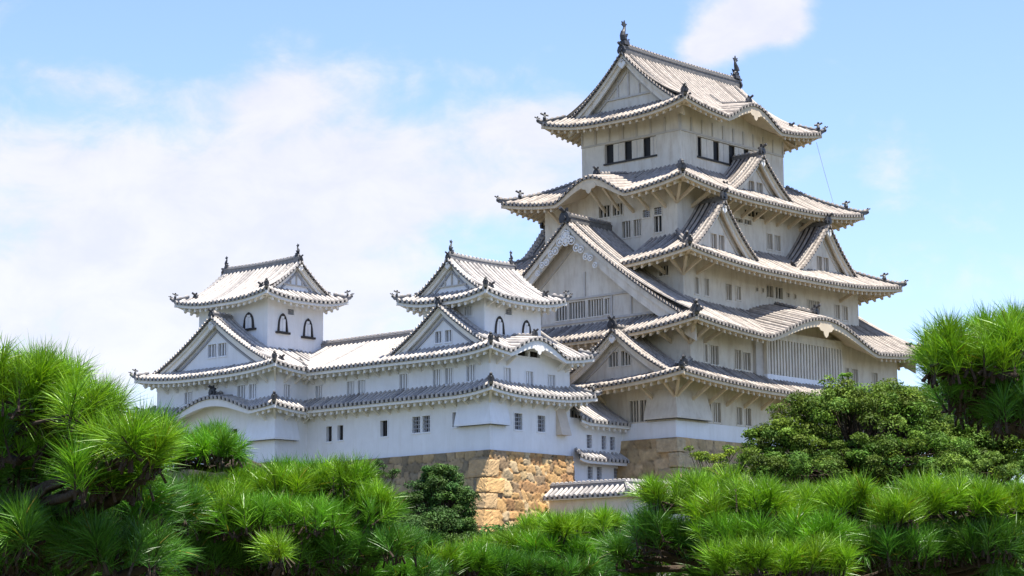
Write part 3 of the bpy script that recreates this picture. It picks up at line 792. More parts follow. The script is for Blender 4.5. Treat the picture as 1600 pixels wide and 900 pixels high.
# beam and posts framing the lattice windows of the big west gable
mb = MB(); xg = E2[0]+2.45
mb.box(xg-.12, xg-.004, -5.6, 5.6, 24.08, 24.22, TRM); mb.box(xg-.10, xg-.004, -7.6, 7.6, 22.42, 22.58, TRM)
for y in (-5.0, -3.25, 3.3, 5.0): mb.box(xg-.09, xg-.004, y-.07, y+.07, 22.582, 24.078, TRM)
mb.box(xg-.08, xg-.004, -.9, -.78, 24.222, 26.0, TRM)
build_part(mb, 'gable_beam', keep)

# projecting lattice bay under the great curved gable
mb = MB(); yb = -10.6
mb.box(-4.85, 4.75, yb, -10.053, 17.75, 18.62, PW); mb.box(-4.85, 4.75, yb, -10.053, 21.15, 21.75, PA)
mb.box(-4.85, -4.70, yb, -10.053, 18.62, 21.15, PA); mb.box(4.60, 4.75, yb, -10.053, 18.62, 21.15, PA)
mb.box(-4.70, 4.60, -10.12, -10.055, 18.62, 21.15, DK)
bay = build_part(mb, 'lattice_bay', keep)
mb = MB()
for i in range(25): mb.box(-4.6+i*.37, -4.6+i*.37+.20, yb+.03, yb+.17, 18.62, 21.15, PA)
mb.box(-4.70, 4.60, yb+.172, yb+.23, 19.45, 19.55, PA); mb.box(-4.70, 4.60, yb+.172, yb+.23, 20.3, 20.4, PA)
build_part(mb, 'lattice', bay)
mb = MB(); mb.box(-5.75, -4.86, -10.30, -10.053, 18.0, 21.3, TRM); build_part(mb, 'bay_post', bay)

# stone-drop chutes flaring out at the corners
def corner_chute(parent, C, la, lb, ea, eb, zt, zb, off, mt, name='stone_chute'):
    """C corner; ea/eb plan directions along the two walls away from the corner"""
    C = np.array(C, float); ea = np.array(ea, float); eb = np.array(eb, float); mb = MB()
    def ring(z, o): return [V3(C+ea*la-eb*o, z), V3(C-ea*o-eb*o, z), V3(C-ea*o+eb*lb, z)]
    t = ring(zt, .01); m_ = ring(zb, off); b = ring(zb-.12, off); i0 = ring(zb-.12, .003)
    for i in range(2):
        mb.poly([t[i], t[i+1], m_[i+1], m_[i]], mt); mb.poly([m_[i], m_[i+1], b[i+1], b[i]], mt); mb.poly([b[i], b[i+1], i0[i+1], i0[i]], DK)
    a0 = V3(C+ea*la, zb-.12); mb.poly([t[0], m_[0], b[0], a0], mt); b0 = V3(C+eb*lb, zb-.12); mb.poly([t[2], m_[2], b[2], b0], mt)
    return build_part(mb, name, parent)
corner_chute(keep, (B1[0], B1[2]), 2.3, 3.4, (0, 1), (1, 0), 16.9, 15.0, .55, PA)
mb = MB(); mb.box(B1[0]-.06, B1[1], B1[2]-.06, B1[2]-.003, 13.6, 14.75, PW); mb.box(B1[0]-.06, B1[0]-.003, B1[2]-.003, B1[3], 13.6, 14.75, PW)
build_part(mb, 'wall_base', keep)

# eave struts
for x in np.arange(-13.1, 13, 2.05): bracket(keep, (x, B1[2]), (0, -1), 1.75, F1['S'].ze+.1, KEEP, 1.25)
for y in (-8.2, -4.0, -1.8): bracket(keep, (B1[0], y), (-1, 0), 1.75, F1['W'].ze+.2, KEEP, 1.25)
for o in ((-1, -1), (-1, -.08), (-.08, -1)): bracket(keep, (B1[0], B1[2]), o, 2.0 if o == (-1, -1) else 1.7, F1['S'].ze+.35, KEEP, 1.35)
for y in (-5.2, -3.7, -2.3, 3.2, 4.6, .35, -.9): bracket(keep, (B4[0], y), (-1, 0), 1.75, 31.75 if abs(y) > 2 else 32.5, KEEP, 1.2 if abs(y) > 2 else 1.6)
for x in np.arange(-7.4, 9, 1.5): bracket(keep, (x, B4[2]), (0, -1), 1.7, 31.75, KEEP, 1.1)
for o in ((-1, -1), (-1, -.1), (-.1, -1)): bracket(keep, (B4[0], B4[2]), o, 1.9, 32.0, KEEP, 1.25)
for (B, z) in ((B2, 21.2), (B3, 26.4)):
    for o in ((-1, -1), (-1, -.1), (-.1, -1)): bracket(keep, (B[0], B[2]), o, 1.9, z, KEEP, 1.2)
    for d in (1.6, ): bracket(keep, (B[0]+d, B[2]), (0, -1), 1.7, z-.1, KEEP, .9); bracket(keep, (B[0], B[2]+d), (-1, 0), 1.7, z-.1, KEEP, .9)
for x in (8.6, ): bracket(keep, (x, B3[2]), (0, -1), 1.7, 26.2, KEEP, .9)

# lightning-rod cable hanging from the top eaves
mb = MB(); mb.tube([(8.2, -6.6, 37.9), (8.9, -6.75, 35.8), (9.9, -6.9, 33.2)], .016, TRM, 5); build_part(mb, 'lightning_cable', keep)

# ------------------------------------------------------------------ west small keep
wk = thing('small_keep', 'white small keep with a curved gable, on the corner of the ochre stone wall', 'castle tower', (-24.4, -1.45, 12.3), 'small white keeps')
WB = (-28.26, -20.4, -5.6, 2.7); WT = (-27.2, -21.66, -4.21, 1.31)
WE = (-29.46, -19.2, -6.8, 3.9); WTE = (-28.5, -20.4, -5.5, 2.6)
FL, rl = skirt(wk, (-29.46, -18.95, -6.8, 2.7), {'S': 1.2, 'N': 1.2, 'W': 1.2, 'E': 1.4}, 15.98, .72, SMALL, OV(1.2), .2, .38, hips=('SW', 'SE'), sides='SWE')
FU, ru, zcu = irimoya(wk, WE, 'x', 18.55, 21.95, SMALL, .78, 1.35, .25, .42, 1.2, block={'S': (2.26, 7.8, 2.59), 'N': (2.46, 8.0, 2.59), 'ridge': 2.6},
    karaL={'S': [(4.75, 3.3, 1.12, .10)]}, hips=('SW', 'SE'), bd=.5, gholes=[(-.75, -.2, 19.55, 20.3, 1), (.15, .7, 19.55, 20.3, 1)], pend=None, k=.72, kz=1.0, noedge='N', wd=.55, ends='W', orn=.9, vt=.42)
kara_ridge(ru, FU['S'], SMALL, 0, .5, 2.4, .55)
FT, rt, zct = irimoya(wk, WTE, 'x', 22.3, 25.1, SMALL, .75, 1.25, .4, .45, 1.3, bd=.42, pend='heart', k=.6, kz=1.5, fishh=.78, wd=.45, orn=.9, vt=.38)
wsw = {'S': [(*wS(WB, -25.95, -25.2), 13.75, 14.8, 'grid'), (*wS(WB, -23.7, -22.95), 13.75, 14.8, 'grid'),
             (*wS(WB, -26.9, -26.25), 16.75, 17.65, 'pale', 2), (*wS(WB, -24.8, -24.1), 16.7, 17.6, 'pale', 2), (*wS(WB, -22.6, -21.9), 16.65, 17.55, 'pale', 2), (*wS(WB, -25.6, -24.6), 18.55, 18.95, 'dark'), (*wS(WB, -24.4, -23.4), 18.55, 18.95, 'dark')],
       'W': [(*wW(WB, 1.25, .55), 13.8, 14.85, 'grid'), (*wW(WB, .32, -.35), 13.8, 14.85, 'grid'), (*wW(WB, -2.35, -2.7), 13.95, 14.9, 'dark'), (*wW(WB, 2.42, 1.72), 16.7, 17.75, 'pale'), (*wW(WB, -.62, -1.28), 16.75, 17.8, 'pale'), (*wW(WB, -1.72, -2.35), 16.75, 17.8, 'pale'), (*wW(WB, -3.6, -4.3), 16.8, 17.85, 'pale')]}
wsw['W'].insert(0, (*wW(WB, 2.62, 2.0), 13.8, 14.85, 'grid')) if False else None
storey(wk, WB, 12.2, tops_from(FU, WB, WE), SMALL, wsw)
storey(wk, WT, 18.6, tops_from(FT, WT, WTE), SMALL, {'S': [(*wS(WT, -25.2, -24.55), 21.4, 21.9, 'grid')], 'W': [(*wW(WT, -2.45, -2.75), 21.25, 21.85, 'slits', 1), (*wW(WT, -2.85, -3.15), 21.25, 21.85, 'slits', 1)]})

def bell_window(parent, p, e, out, w, h, name='bell_window'):
    """bell-shaped window: black curved frame and sill, white boards inside; p = centre of the sill"""
    e = np.append(np.array(e, float), 0); o = np.append(np.array(out, float), 0); p = np.asarray(p, float); mb = MB()
    half = [(.50, 0), (.46, .25), (.42, .5), (.36, .68), (.27, .82), (.16, .92), (0, 1.0)]
    ol = [(a*w, b*h) for a, b in half]+[(-a*w, b*h) for a, b in half[-2::-1]]
    il = [(a*.75, b*.94-.0) for a, b in ol]
    n = len(ol); P = lambda q, v: p+e*q[0]+np.array([0, 0, q[1]])+o*v
    mb.grid(np.stack([np.array([P(q, .003) for q in ol]), np.array([P(q, .10) for q in ol]), np.array([P(q, .10) for q in il]), np.array([P(q, .02) for q in il])], 1), WD)
    mb.poly([P(q, .018) for q in il], DK)
    mb.obox(P((-.29*w, .02*h), .03), e*.24*w, o*.03, (0, 0, .70*h), PW); mb.obox(P((-.02*w, .02*h), .03), e*.29*w, o*.03, (0, 0, .66*h), PW)
    mb.obox(P((-.16*w, .70*h), .03), e*.30*w, o*.03, (0, 0, .14*h), PW)
    b_ = build_part(mb, name, parent)
    s = MB(); s.obox(P((-.68*w, -.12*h), .003), e*1.36*w, o*.16, (0, 0, .11*h), WD); build_part(s, 'sill', b_)
    return b_
bell_window(wk, (-25.8, -4.21, 19.98), (1, 0), (0, -1), .95, 1.25)
bell_window(wk, (-23.15, -4.21, 19.98), (1, 0), (0, -1), .95, 1.25)
corner_chute(wk, (WB[0], WB[2]), 2.75, 1.5, (0, 1), (1, 0), 15.7, 14.05, .42, PW)
mb = MB()
for (x0, x1) in ((-22.35, -20.9), ):
    mb.hexa([(x0+.5, -5.602, 13.62), (x1, -5.602, 13.62), (x1, -5.602, 15.4), (x0+.5, -5.602, 15.4), (x0+.5, -6.15, 13.62), (x1, -6.15, 13.62), (x1, -5.62, 15.4), (x0+.5, -5.62, 15.4)], WARM)
build_part(mb, 'stone_chute', wk, label='pinkish plaster chute under the eaves')
for x in np.arange(-27.4, -20.6, 1.1):
    bracket(wk, (x, WB[2]), (0, -1), .85, 15.95, SMALL, .75)
for x in (-27.6, -26.6, -21.6, -20.8): bracket(wk, (x, WB[2]), (0, -1), .85, 18.55, SMALL, .75)
for y in np.arange(-4.8, 2.6, 1.05):
    bracket(wk, (WB[0], y), (-1, 0), .85, 15.95, SMALL, .75); bracket(wk, (WB[0], y), (-1, 0), .85, 18.5, SMALL, .75)
for z in (16.1, 18.7): bracket(wk, (WB[0], WB[2]), (-1, -1), 1.2, z, SMALL, .85)
for x in np.arange(-26.9, -21.6, .9): bracket(wk, (x, WT[2]), (0, -1), .95, 22.35, SMALL, .6)

# ------------------------------------------------------------------ corridor between the small keeps
co = thing('connecting_corridor', 'long white two-storey corridor with a low pitched tiled roof joining the two small keeps', 'corridor', (-26, 7, 12.3))
CB = (-28.26, -20.5, 2.7, 11.3)
fl = Face((-29.46, 11.6), (-29.46, 2.7), 15.98, .72, 1.2, .2, 0, upA=False, upB=False)
mb = MB(); me = MB(); fl.tiles(mb, SMALL, lambda S: np.full_like(S, 1.2), nt=4); fl.eaves(me, SMALL, 1.2)
rr = build_part(mb, 'pent_roof', co); build_part(me, 'eaves', rr)
fu = Face((-29.46, 13.9), (-29.46, 1.4), 18.55, 2.35, 5.06, .15, 0, upA=False, upB=False)
mb = MB(); me = MB()
fu.tiles(mb, SMALL, lambda S: np.full_like(S, 5.06), tmin=lambda S: np.where(S > fu.L-2.52, 1.5, 0.0), breaks=[fu.L-2.52], nt=10, edge=False)
fu2 = Face((-29.46, 13.9), (-29.46, 3.92), 18.55, 2.35, 5.06, .15, 0, upA=False, upB=False); fu2.tiles(mb, SMALL, lambda S: np.full_like(S, .004), nt=1)
fe = Face((-29.46, 11.6), (-29.46, 3.92), 18.55, 2.35, 5.06, .15, 0, upA=False, upB=False); fe.eaves(me, SMALL, 1.2)
fb = Face((-19.34, 1.4), (-19.34, 13.9), 18.55, 2.35, 5.06, .15, 0, upA=False, upB=False); fb.tiles(mb, SMALL, lambda S: np.full_like(S, 5.06), nt=4)
rr = build_part(mb, 'roof', co); build_part(me, 'eaves', rr)
ridge(rr, [(-24.4, y, 20.92) for y in np.linspace(14.0, 1.5, 9)], SMALL, .75, 1.0, 'main_ridge')
# valley tile where the roof meets the next tower
mb = MB(); mb.sweep([(-29.5, 10.15, 18.72), (-28.6, 11.5, 19.25), (-27.9, 12.6, 19.75)], [(-.12, -.1), (-.12, .06), (.12, .06), (.12, -.1)], TD); build_part(mb, 'valley_gutter', rr)
cw = {'W': [(*wW(CB, 9.4, 8.85), 13.72, 14.75, 'dark'), (*wW(CB, 8.3, 7.75), 13.75, 14.75, 'dark'), (*wW(CB, 4.2, 3.55), 13.75, 14.8, 'dark'),
            (*wW(CB, 10.5, 9.85), 16.6, 17.6, 'pale'), (*wW(CB, 7.4, 6.75), 16.62, 17.65, 'pale'), (*wW(CB, 6.35, 5.7), 16.62, 17.65, 'pale')]}
storey(co, CB, 12.2, {'W': fe.walltop(1.2)(np.array([1.]))[0], 'E': 18.4, 'N': 18.4, 'S': 18.4}, SMALL, cw)
for y in np.arange(3.3, 11.2, 1.05):
    bracket(co, (CB[0], y), (-1, 0), .85, 15.9, SMALL, .75); bracket(co, (CB[0], y), (-1, 0), .85, 18.45, SMALL, .75)

# ------------------------------------------------------------------ north-west small keep
ik = thing('small_keep', 'leftmost white small keep with arched windows, its base half hidden behind pines', 'castle tower', (-27, 17.5, 12.3), 'small white keeps')
IB = (-31.23, -22.9, 11.3, 23.83); IT = (-29.63, -24.35, 13.94, 21.24)
IE = (-32.43, -21.7, 10.1, 25.03); ITE = (-30.93, -23.05, 12.64, 22.54)
GL, gl = skirt(ik, (-32.43, -21.7, 10.1, 25.03), {'S': 1.2, 'N': 1.2, 'W': 1.2, 'E': 1.2}, 15.85, .72, SMALL, OV(1.2), .2, .38, hips=('SW', 'NW', 'NE'), sides='SW', kara={'W': [(8.3, 5.1, 1.2, .10)]})
oni(gl, GL['W'].P(np.array([8.3]), np.array([.35]))[0]+np.array([0, 0, .2]), (-1, 0), .8)
ridge(gl, GL['W'].P(np.full(4, 8.3), np.linspace(.4, 1.2, 4), .08), SMALL, .5, .6)
GU, gu, zgu = irimoya(ik, IE, 'x', 18.6, 22.75, SMALL, .78, 1.35, .3, .42, 1.2, block={'S': (2.8, 8.08, 3.84), 'N': (2.65, 7.93, 3.79), 'ridge': 2.7},
    hips=('SW', 'NW', 'NE'), bd=.6, gholes=[(-.95, -.1, 20.0, 20.9, 2), (.15, 1.0, 20.0, 20.9, 2)], pend='heart', k=.75, kz=1.0, wd=.6, ends='W', orn=.9, vt=.42)
GT, gt, zgt = irimoya(ik, ITE, 'y', 23.95, 26.75, SMALL, .8, 1.35, .35, .45, 1.3, bd=.42, pend='heart', k=.6, kz=1.5, fishh=.78, wd=.5, orn=.9, vt=.38)
iw = {'W': [(*wW(IB, 17.25, 16.6), 13.85, 14.8, 'dark'), (*wW(IB, 15.75, 15.1), 13.85, 14.8, 'dark'), (*wW(IB, 20.75, 20.0), 16.85, 17.7, 'pale'), (*wW(IB, 15.15, 14.35), 16.75, 17.75, 'pale'), (*wW(IB, 13.95, 13.2), 16.75, 17.75, 'pale')],
      'S': [(.75, 1.35, 16.72, 17.62, 'pale')]}
storey(ik, IB, 12.2, tops_from(GU, IB, IE), SMALL, iw)
storey(ik, IT, 18.4, tops_from(GT, IT, ITE), SMALL, {'S': [(1.85, 2.45, 22.95, 23.35, 'grid'), (1.9, 2.4, 20.2, 20.55, 'grid')]})
bell_window(ik, (-29.63, 15.85, 21.95), (0, -1), (-1, 0), 1.15, 1.15)
bell_window(ik, (-28.25, 13.94, 21.68), (1, 0), (0, -1), .95, 1.3)
bell_window(ik, (-25.85, 13.94, 21.55), (1, 0), (0, -1), .95, 1.3)
corner_chute(ik, (IB[0], IB[2]), 2.6, 1.9, (0, 1), (1, 0), 15.6, 13.95, .42, PW)
for y in np.arange(12.1, 23.5, 1.05):
    bracket(ik, (IB[0], y), (-1, 0), .85, 18.45, SMALL, .75)
    if abs(y-16.73) > 3.6: bracket(ik, (IB[0], y), (-1, 0), .85, 15.8, SMALL, .75)
for x in (-30.4, -29.4, -28.6):
    bracket(ik, (x, IB[2]), (0, -1), .85, 18.45, SMALL, .75); bracket(ik, (x, IB[2]), (0, -1), .85, 15.8, SMALL, .75)
for z in (16.0, 18.65): bracket(ik, (IB[0], IB[2]), (-1, -1), 1.2, z, SMALL, .85)

# ------------------------------------------------------------------ low connecting turret between west small keep and main keep
ct = thing('connecting_turret', 'narrow white turret with stepped lean-to roofs between small keep and main keep', 'turret', (-17, -3.5, 3.4))
CTB = (-20.38, -14.8, -5.5, -1.2)
storey(ct, CTB, 3.2, {'S': 14.9}, SMALL, {'S': [(1.75, 2.3, 12.95, 13.85, 'grid'), (3.3, 3.8, 12.95, 13.85, 'grid'), (4.2, 4.75, 12.95, 13.85, 'grid'), (1.8, 2.35, 10.9, 11.75, 'grid'), (2.75, 3.3, 10.9, 11.75, 'grid'), (4.55, 5.1, 10.9, 11.75, 'grid')]})
for (z, ra, T, x0, x1) in ((14.72, 1.5, 2.4, -20.1, -14.85), (12.22, .5, .85, -20.3, -14.5)):
    f = Face((x0, -6.35), (x1, -6.35), z, ra, T, .2, .25, R=1.4, upA=True, upB=False); mb = MB(); me = MB()
    f.tiles(mb, SMALL, lambda S, f=f: np.minimum(f.T, np.maximum(S*1.6, 0)), nt=5); f.eaves(me, SMALL, .85, raft=z > 13)
    r = build_part(mb, 'lean_to_roof', ct); build_part(me, 'eaves', r)
    t = np.linspace(-.05, T*.9, 6); P = f.P(np.maximum(t, 0)/1.6, np.maximum(t, 0), .03); ridge(r, P, SMALL, .45, .45, 'hip_ridge')

# ------------------------------------------------------------------ roofed plaster wall below the turret
rw = thing('roofed_wall', 'low white plaster wall with a grey tiled coping roof in front of the ochre stone wall', 'wall', (-23.5, -10, 3.4))
mb = MB(); mb.box(-23.75, -23.15, -12.4, -6.6, 3.2, 9.35, PA); build_part(mb, 'wall', rw); mb = MB(); mb.box(-23.75, -15.5, -13.0, -12.403, 3.2, 9.35, PA); build_part(mb, 'wall', rw)
mb = MB(); me = MB(); rz = 9.42
for (A, B, uA, uB) in (((-24.35, -6.5), (-24.35, -13.6), 0, 1), ((-24.35, -13.6), (-15.5, -13.6), 1, 0), ((-22.55, -11.8), (-22.55, -6.5), 0, 0), ((-15.5, -11.8), (-22.55, -11.8), 0, 0)):
    f = Face(A, B, rz, .62, .9, .15, .12, R=1.2, upA=bool(uA), upB=bool(uB))
    def tm(S, f=f, uA=uA, uB=uB):
        t = np.full_like(S, .9)
        if uA: t = np.minimum(t, S)
        if uB: t = np.minimum(t, f.L-S)
        return np.maximum(t, 0)
    f.tiles(mb, SMALL, tm, nt=3); f.eaves(me, SMALL, .55, raft=False, band=.14)
r = build_part(mb, 'coping_roof', rw); build_part(me, 'eaves', r)
ridge(r, [(-23.45, y, 10.05) for y in np.linspace(-6.5, -12.7, 6)], SMALL, .6, .7, 'ridge'); ridge(r, [(x, -12.7, 10.05) for x in np.linspace(-23.45, -15.5, 6)], SMALL, .6, .7, 'ridge')
ridge(r, [(-24.3, -13.55, 9.55), (-23.9, -13.15, 9.8), (-23.45, -12.7, 10.08)], SMALL, .5, .5, 'hip_ridge')

# ------------------------------------------------------------------ stone walls (each stone a bulge of the real surface)
def stone_face(mb, tint, A, B, out, ztop, zbot, b0, b1, pal, seed, cw=.95, ch=.62, step=.11, endA=0.0, endB=0.0, lip=.0):
    """battered face: A->B along the top edge, out = outward normal; endA/endB lean of the two ends per metre of drop"""
    r = np.random.default_rng(seed); A = np.array(A, float); B = np.array(B, float); L = np.linalg.norm(B-A); e = (B-A)/L; H = ztop-zbot; out = np.array(out, float)
    smin = -max(endA, 0)*H-1; smax = L+max(endB, 0)*H+1
    seeds = []
    row = 0; z = -.2
    while z < H+.8:
        rh = ch*r.uniform(.75, 1.35); s = smin+r.uniform(0, 1)
        while s < smax:
            w = cw*r.choice([.45, .7, .9, 1.1, 1.5])*r.uniform(.85, 1.15); hh_ = rh*r.uniform(.8, 1.15); seeds.append((s+w/2, z+rh/2+r.uniform(-.16, .16), w, hh_)); s += w
            if r.random() < .35: seeds.append((s, z+rh*r.choice([.05, .95]), .28, .24))
        z += rh; row += 1
    sd = np.array(seeds); ns = int(L/step)+1; nh = int(H/step)+1
    g = np.linspace(0, 1, ns+1); hh = np.linspace(0, H, nh+1)
    Sg = (-endA*hh[None]+(L+endA*hh[None]+endB*hh[None])*g[:, None]); Hg = np.broadcast_to(hh[None], Sg.shape)
    P = np.stack([Sg.ravel(), Hg.ravel()], 1)
    wob = .10*np.sin(P[:, 0]*3.1+P[:, 1]*2.3)+.07*np.sin(P[:, 1]*5.3-P[:, 0]*1.7)
    Pw = P+np.stack([wob, wob*.6], 1)
    f1 = np.full(len(P), 1e9); f2 = f1.copy(); idx = np.zeros(len(P), int)
    for i, (s, z, w, h) in enumerate(sd):
        msk = (np.abs(Pw[:, 0]-s) < 2.6) & (np.abs(Pw[:, 1]-z) < 2.0)
        if not msk.any(): continue
        d = np.full(len(P), 1e9); d[msk] = (np.abs((Pw[msk, 0]-s)/w)**3.6+np.abs((Pw[msk, 1]-z)/h)**3.6)**(1/3.6)
        c = d < f1; f2 = np.where(c, f1, np.minimum(f2, d)); idx = np.where(c, i, idx); f1 = np.where(c, d, f1)
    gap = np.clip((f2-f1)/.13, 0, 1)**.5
    tx = r.uniform(-.11, .11, len(sd)); tz = r.uniform(-.18, .06, len(sd)); lift = r.uniform(0, .07, len(sd))
    disp = gap*(.10+.8*lift[idx]+tx[idx]*(Pw[:, 0]-sd[idx, 0])+tz[idx]*(Pw[:, 1]-sd[idx, 1]))-.12
    disp += .02*np.sin(P[:, 0]*17+P[:, 1]*9)*np.sin(P[:, 1]*14)*gap
    o = b0*P[:, 1]+b1*P[:, 1]**2+disp
    xyz = np.concatenate([A+e*P[:, :1]+out*o[:, None], (ztop-P[:, 1])[:, None]], 1).reshape(ns+1, nh+1, 3)
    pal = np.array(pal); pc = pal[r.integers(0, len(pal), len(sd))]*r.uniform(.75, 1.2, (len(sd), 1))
    col = pc[idx]*(.30+.70*gap[:, None])  # colour darkens towards the joints: crevice shade put into it, along with soil
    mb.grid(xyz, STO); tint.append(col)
def add_tint(o, tint):
    t = np.concatenate(tint); a = o.data.attributes.new('tint', 'FLOAT_COLOR', 'POINT')
    a.data.foreach_set('color', np.concatenate([t, np.ones((len(t), 1))], 1).ravel())
OCH = [(.50, .30, .12), (.44, .25, .10), (.54, .38, .19), (.38, .21, .09), (.50, .37, .21), (.33, .22, .12), (.54, .33, .14)]
GRY = [(.33, .24, .135), (.27, .20, .115), (.36, .26, .145), (.23, .18, .11), (.40, .28, .14)]  # darker than OCH: shade of the west faces put into the stone colour
TAN = [(.46, .33, .18), (.40, .28, .15), (.50, .36, .19), (.43, .29, .14)]
def quoins(parent, C, ea, eb, ba, bb, ztop, zbot, pal, seed, big=1.5, small=.75):
    """long corner stones, alternately laid; ba = lean of the ea-side face, bb = of the eb-side face (outward per metre)"""
    r = np.random.default_rng(seed); C = np.array(C, float); ea = np.array(ea, float); eb = np.array(eb, float); z = ztop; i = 0; mb = MB(); tint = []
    while z > zbot:
        h = r.uniform(.85, 1.2); la, lb = (big, small) if i % 2 else (small, big); la *= r.uniform(.85, 1.15); lb *= r.uniform(.85, 1.15)
        q = []
        for zz in (z-h+.015, z-.015):
            d = ztop-zz+.6; cc = C-eb*(ba*d+.006*d*d+.10)-ea*(bb*d+.006*d*d+.10)
            q += [V3(cc, zz), V3(cc+ea*la, zz), V3(cc+ea*la+eb*lb*.8, zz), V3(cc+eb*lb, zz)]
        q = np.array(q); cen = q.mean(0); n0 = mb.n
        # rounded block: subdivide faces and pull edges in
        for fc in ((0, 1, 5, 4), (0, 4, 7, 3), (4, 5, 6, 7), (3, 2, 6, 7), (1, 2, 6, 5), (0, 1, 2, 3)):
            a, b_, c_, d_ = (q[k] for k in fc); g = np.linspace(0, 1, 9)
            Pg = np.array([[(a*(1-u)+b_*u)*(1-v)+(d_*(1-u)+c_*u)*v for v in g] for u in g])
            uu = np.minimum(np.minimum(g, 1-g)[:, None], np.minimum(g, 1-g)[None]); rr = np.clip(uu/.18, 0, 1)
            Pg = cen+(Pg-cen)*(1-.045*(1-rr)**2)[..., None]+(rng.normal(0, .010, Pg.shape))
            mb.grid(Pg, STO)
        c = np.array(pal[r.integers(0, len(pal))])*r.uniform(.9, 1.2); tint.append(np.tile(c, (mb.n-n0, 1)))
        z -= h; i += 1
    o = build_part(mb, 'corner_stones', parent); add_tint(o, tint)
sw = thing('stone_wall', 'tall ochre and brown dry stone wall carrying the white small keeps and corridor', 'stone wall', (-28.4, -5.7, 3.4))
mb = MB(); tint = []
stone_face(mb, tint, (-28.42, -5.72), (-20.3, -5.72), (0, -1), 12.32, 3.2, .10, .006, OCH, 3, endA=.27, cw=.80, ch=.55, step=.075)
stone_face(mb, tint, (-28.42, 11.2), (-28.42, -5.72), (-1, 0), 12.32, 3.2, .25, .006, GRY, 5, endB=.10, cw=.85, ch=.6, step=.085)
stone_face(mb, tint, (-31.4, 11.2), (-28.4, 11.2), (0, -1), 12.32, 3.2, .10, .0, GRY, 8, endA=.25)
stone_face(mb, tint, (-31.4, 24.0), (-31.4, 11.2), (-1, 0), 12.32, 3.2, .25, .0, GRY, 9, endB=.10, step=.2)
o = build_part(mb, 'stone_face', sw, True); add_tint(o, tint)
quoins(sw, (-28.40, -5.70), (1, 0), (0, 1), .10, .25, 11.75, 3.2, [(.50, .31, .13), (.45, .27, .11), (.42, .28, .14)], 4, 1.55, 1.05)
mb = MB(); mb.box(-28.36, -20.4, -5.66, 11.2, 3.0, 12.25, GND); mb.box(-31.3, -22.9, 11.3, 23.9, 3.0, 12.25, GND); build_part(mb, 'wall_core', sw)
kw = thing('stone_wall', 'tan stone base under the corner of the tall main keep', 'stone wall', (-13.8, -9.3, 3.4))
mb = MB(); tint = []
stone_face(mb, tint, (-14.95, -10.22), (13.5, -10.22), (0, -1), 13.62, 3.2, .16, .006, TAN, 21, endA=.16, cw=1.1, ch=.75, step=.15)
stone_face(mb, tint, (-14.95, 9.5), (-14.95, -10.22), (-1, 0), 13.62, 3.2, .16, .006, TAN, 22, endB=.16, cw=1.2, ch=.8, step=.15)
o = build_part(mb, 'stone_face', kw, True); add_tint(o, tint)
quoins(kw, (-14.93, -10.20), (1, 0), (0, 1), .16, .16, 13.58, 3.2, [(.45, .34, .2), (.40, .30, .17)], 24, 1.8, 1.0)
mb = MB(); mb.box(-14.85, 13.4, -10.15, 9.4, 3.0, 13.58, GND); build_part(mb, 'wall_core', kw)

# ------------------------------------------------------------------ greenery
PINE = mat('pine_needles', (.122, .27, .012), .40, .25, 9, spec=.4, attr='tint', transl=.25)
LEAF = mat('broad_leaves', (.085, .15, .018), .62, .25, .6, spec=.15, attr='tint', transl=.25)
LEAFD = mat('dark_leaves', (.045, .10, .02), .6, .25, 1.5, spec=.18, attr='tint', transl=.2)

def at_px(px, py, D): return CAM+D*(CD+CR*(px-800)/FPX-CU*(py-450)/FPX)

def fast_mesh(name, V, loops, sizes, mt, tint, parent, label=None):
    me = bpy.data.meshes.new(name); V = V-np.array(BASE[parent.name])
    me.vertices.add(len(V)); me.vertices.foreach_set('co', V.astype(np.float32).ravel())
    me.loops.add(len(loops)); me.loops.foreach_set('vertex_index', loops.astype(np.int32))
    me.polygons.add(len(sizes)); st = np.concatenate([[0], np.cumsum(sizes)[:-1]])
    me.polygons.foreach_set('loop_start', st.astype(np.int32)); me.polygons.foreach_set('loop_total', sizes.astype(np.int32))
    me.materials.append(mt); me.update(calc_edges=True)
    a = me.attributes.new('tint', 'FLOAT_COLOR', 'POINT'); a.data.foreach_set('color', np.concatenate([tint, np.ones((len(tint), 1))], 1).astype(np.float32).ravel())
    o = bpy.data.objects.new(name, me); COL.objects.link(o); o.parent = parent; BASE[o.name] = BASE[parent.name]
    if label: o['label'] = label
    return o
def unit(a): return a/(np.linalg.norm(a, axis=-1, keepdims=True)+1e-9)

def needles(P, A, nn, nl, w, r, hue):
    """tufts at P with shoot axes A; returns vertices (n,5) blocks and tints"""
    n = len(P); N = n*nn
    a = np.repeat(A, nn, 0); p = np.repeat(P, nn, 0)
    hgt = r.uniform(-.35, .55, N)*nl; th = np.radians(r.triangular(6, 30, 78, N))
    h = r.normal(size=(N, 3)); h = unit(h-(h*a).sum(1, keepdims=True)*a)
    d = unit(a*np.cos(th)[:, None]+h*np.sin(th)[:, None])
    L = nl*r.uniform(.72, 1.12, N)*np.repeat(r.uniform(.85, 1.12, n), nn)
    b = p+a*hgt[:, None]
    sd = unit(np.cross(d, r.normal(size=(N, 3))))*w/2
    mid = b+d*(L*.55)[:, None]+np.array([0, 0, -.012])*L[:, None]; tip = b+d*L[:, None]+np.array([0, 0, -.07])*L[:, None]
    V = np.stack([b-sd, b+sd, mid+sd*.8, mid-sd*.8, tip], 1)
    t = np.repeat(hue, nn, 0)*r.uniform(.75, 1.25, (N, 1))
    brown = r.random(N) < .012
    t[brown] = np.array([2.2, .75, .9])*r.uniform(.5, 1, (brown.sum(), 1))
    return V, np.repeat(t, 5, 0)

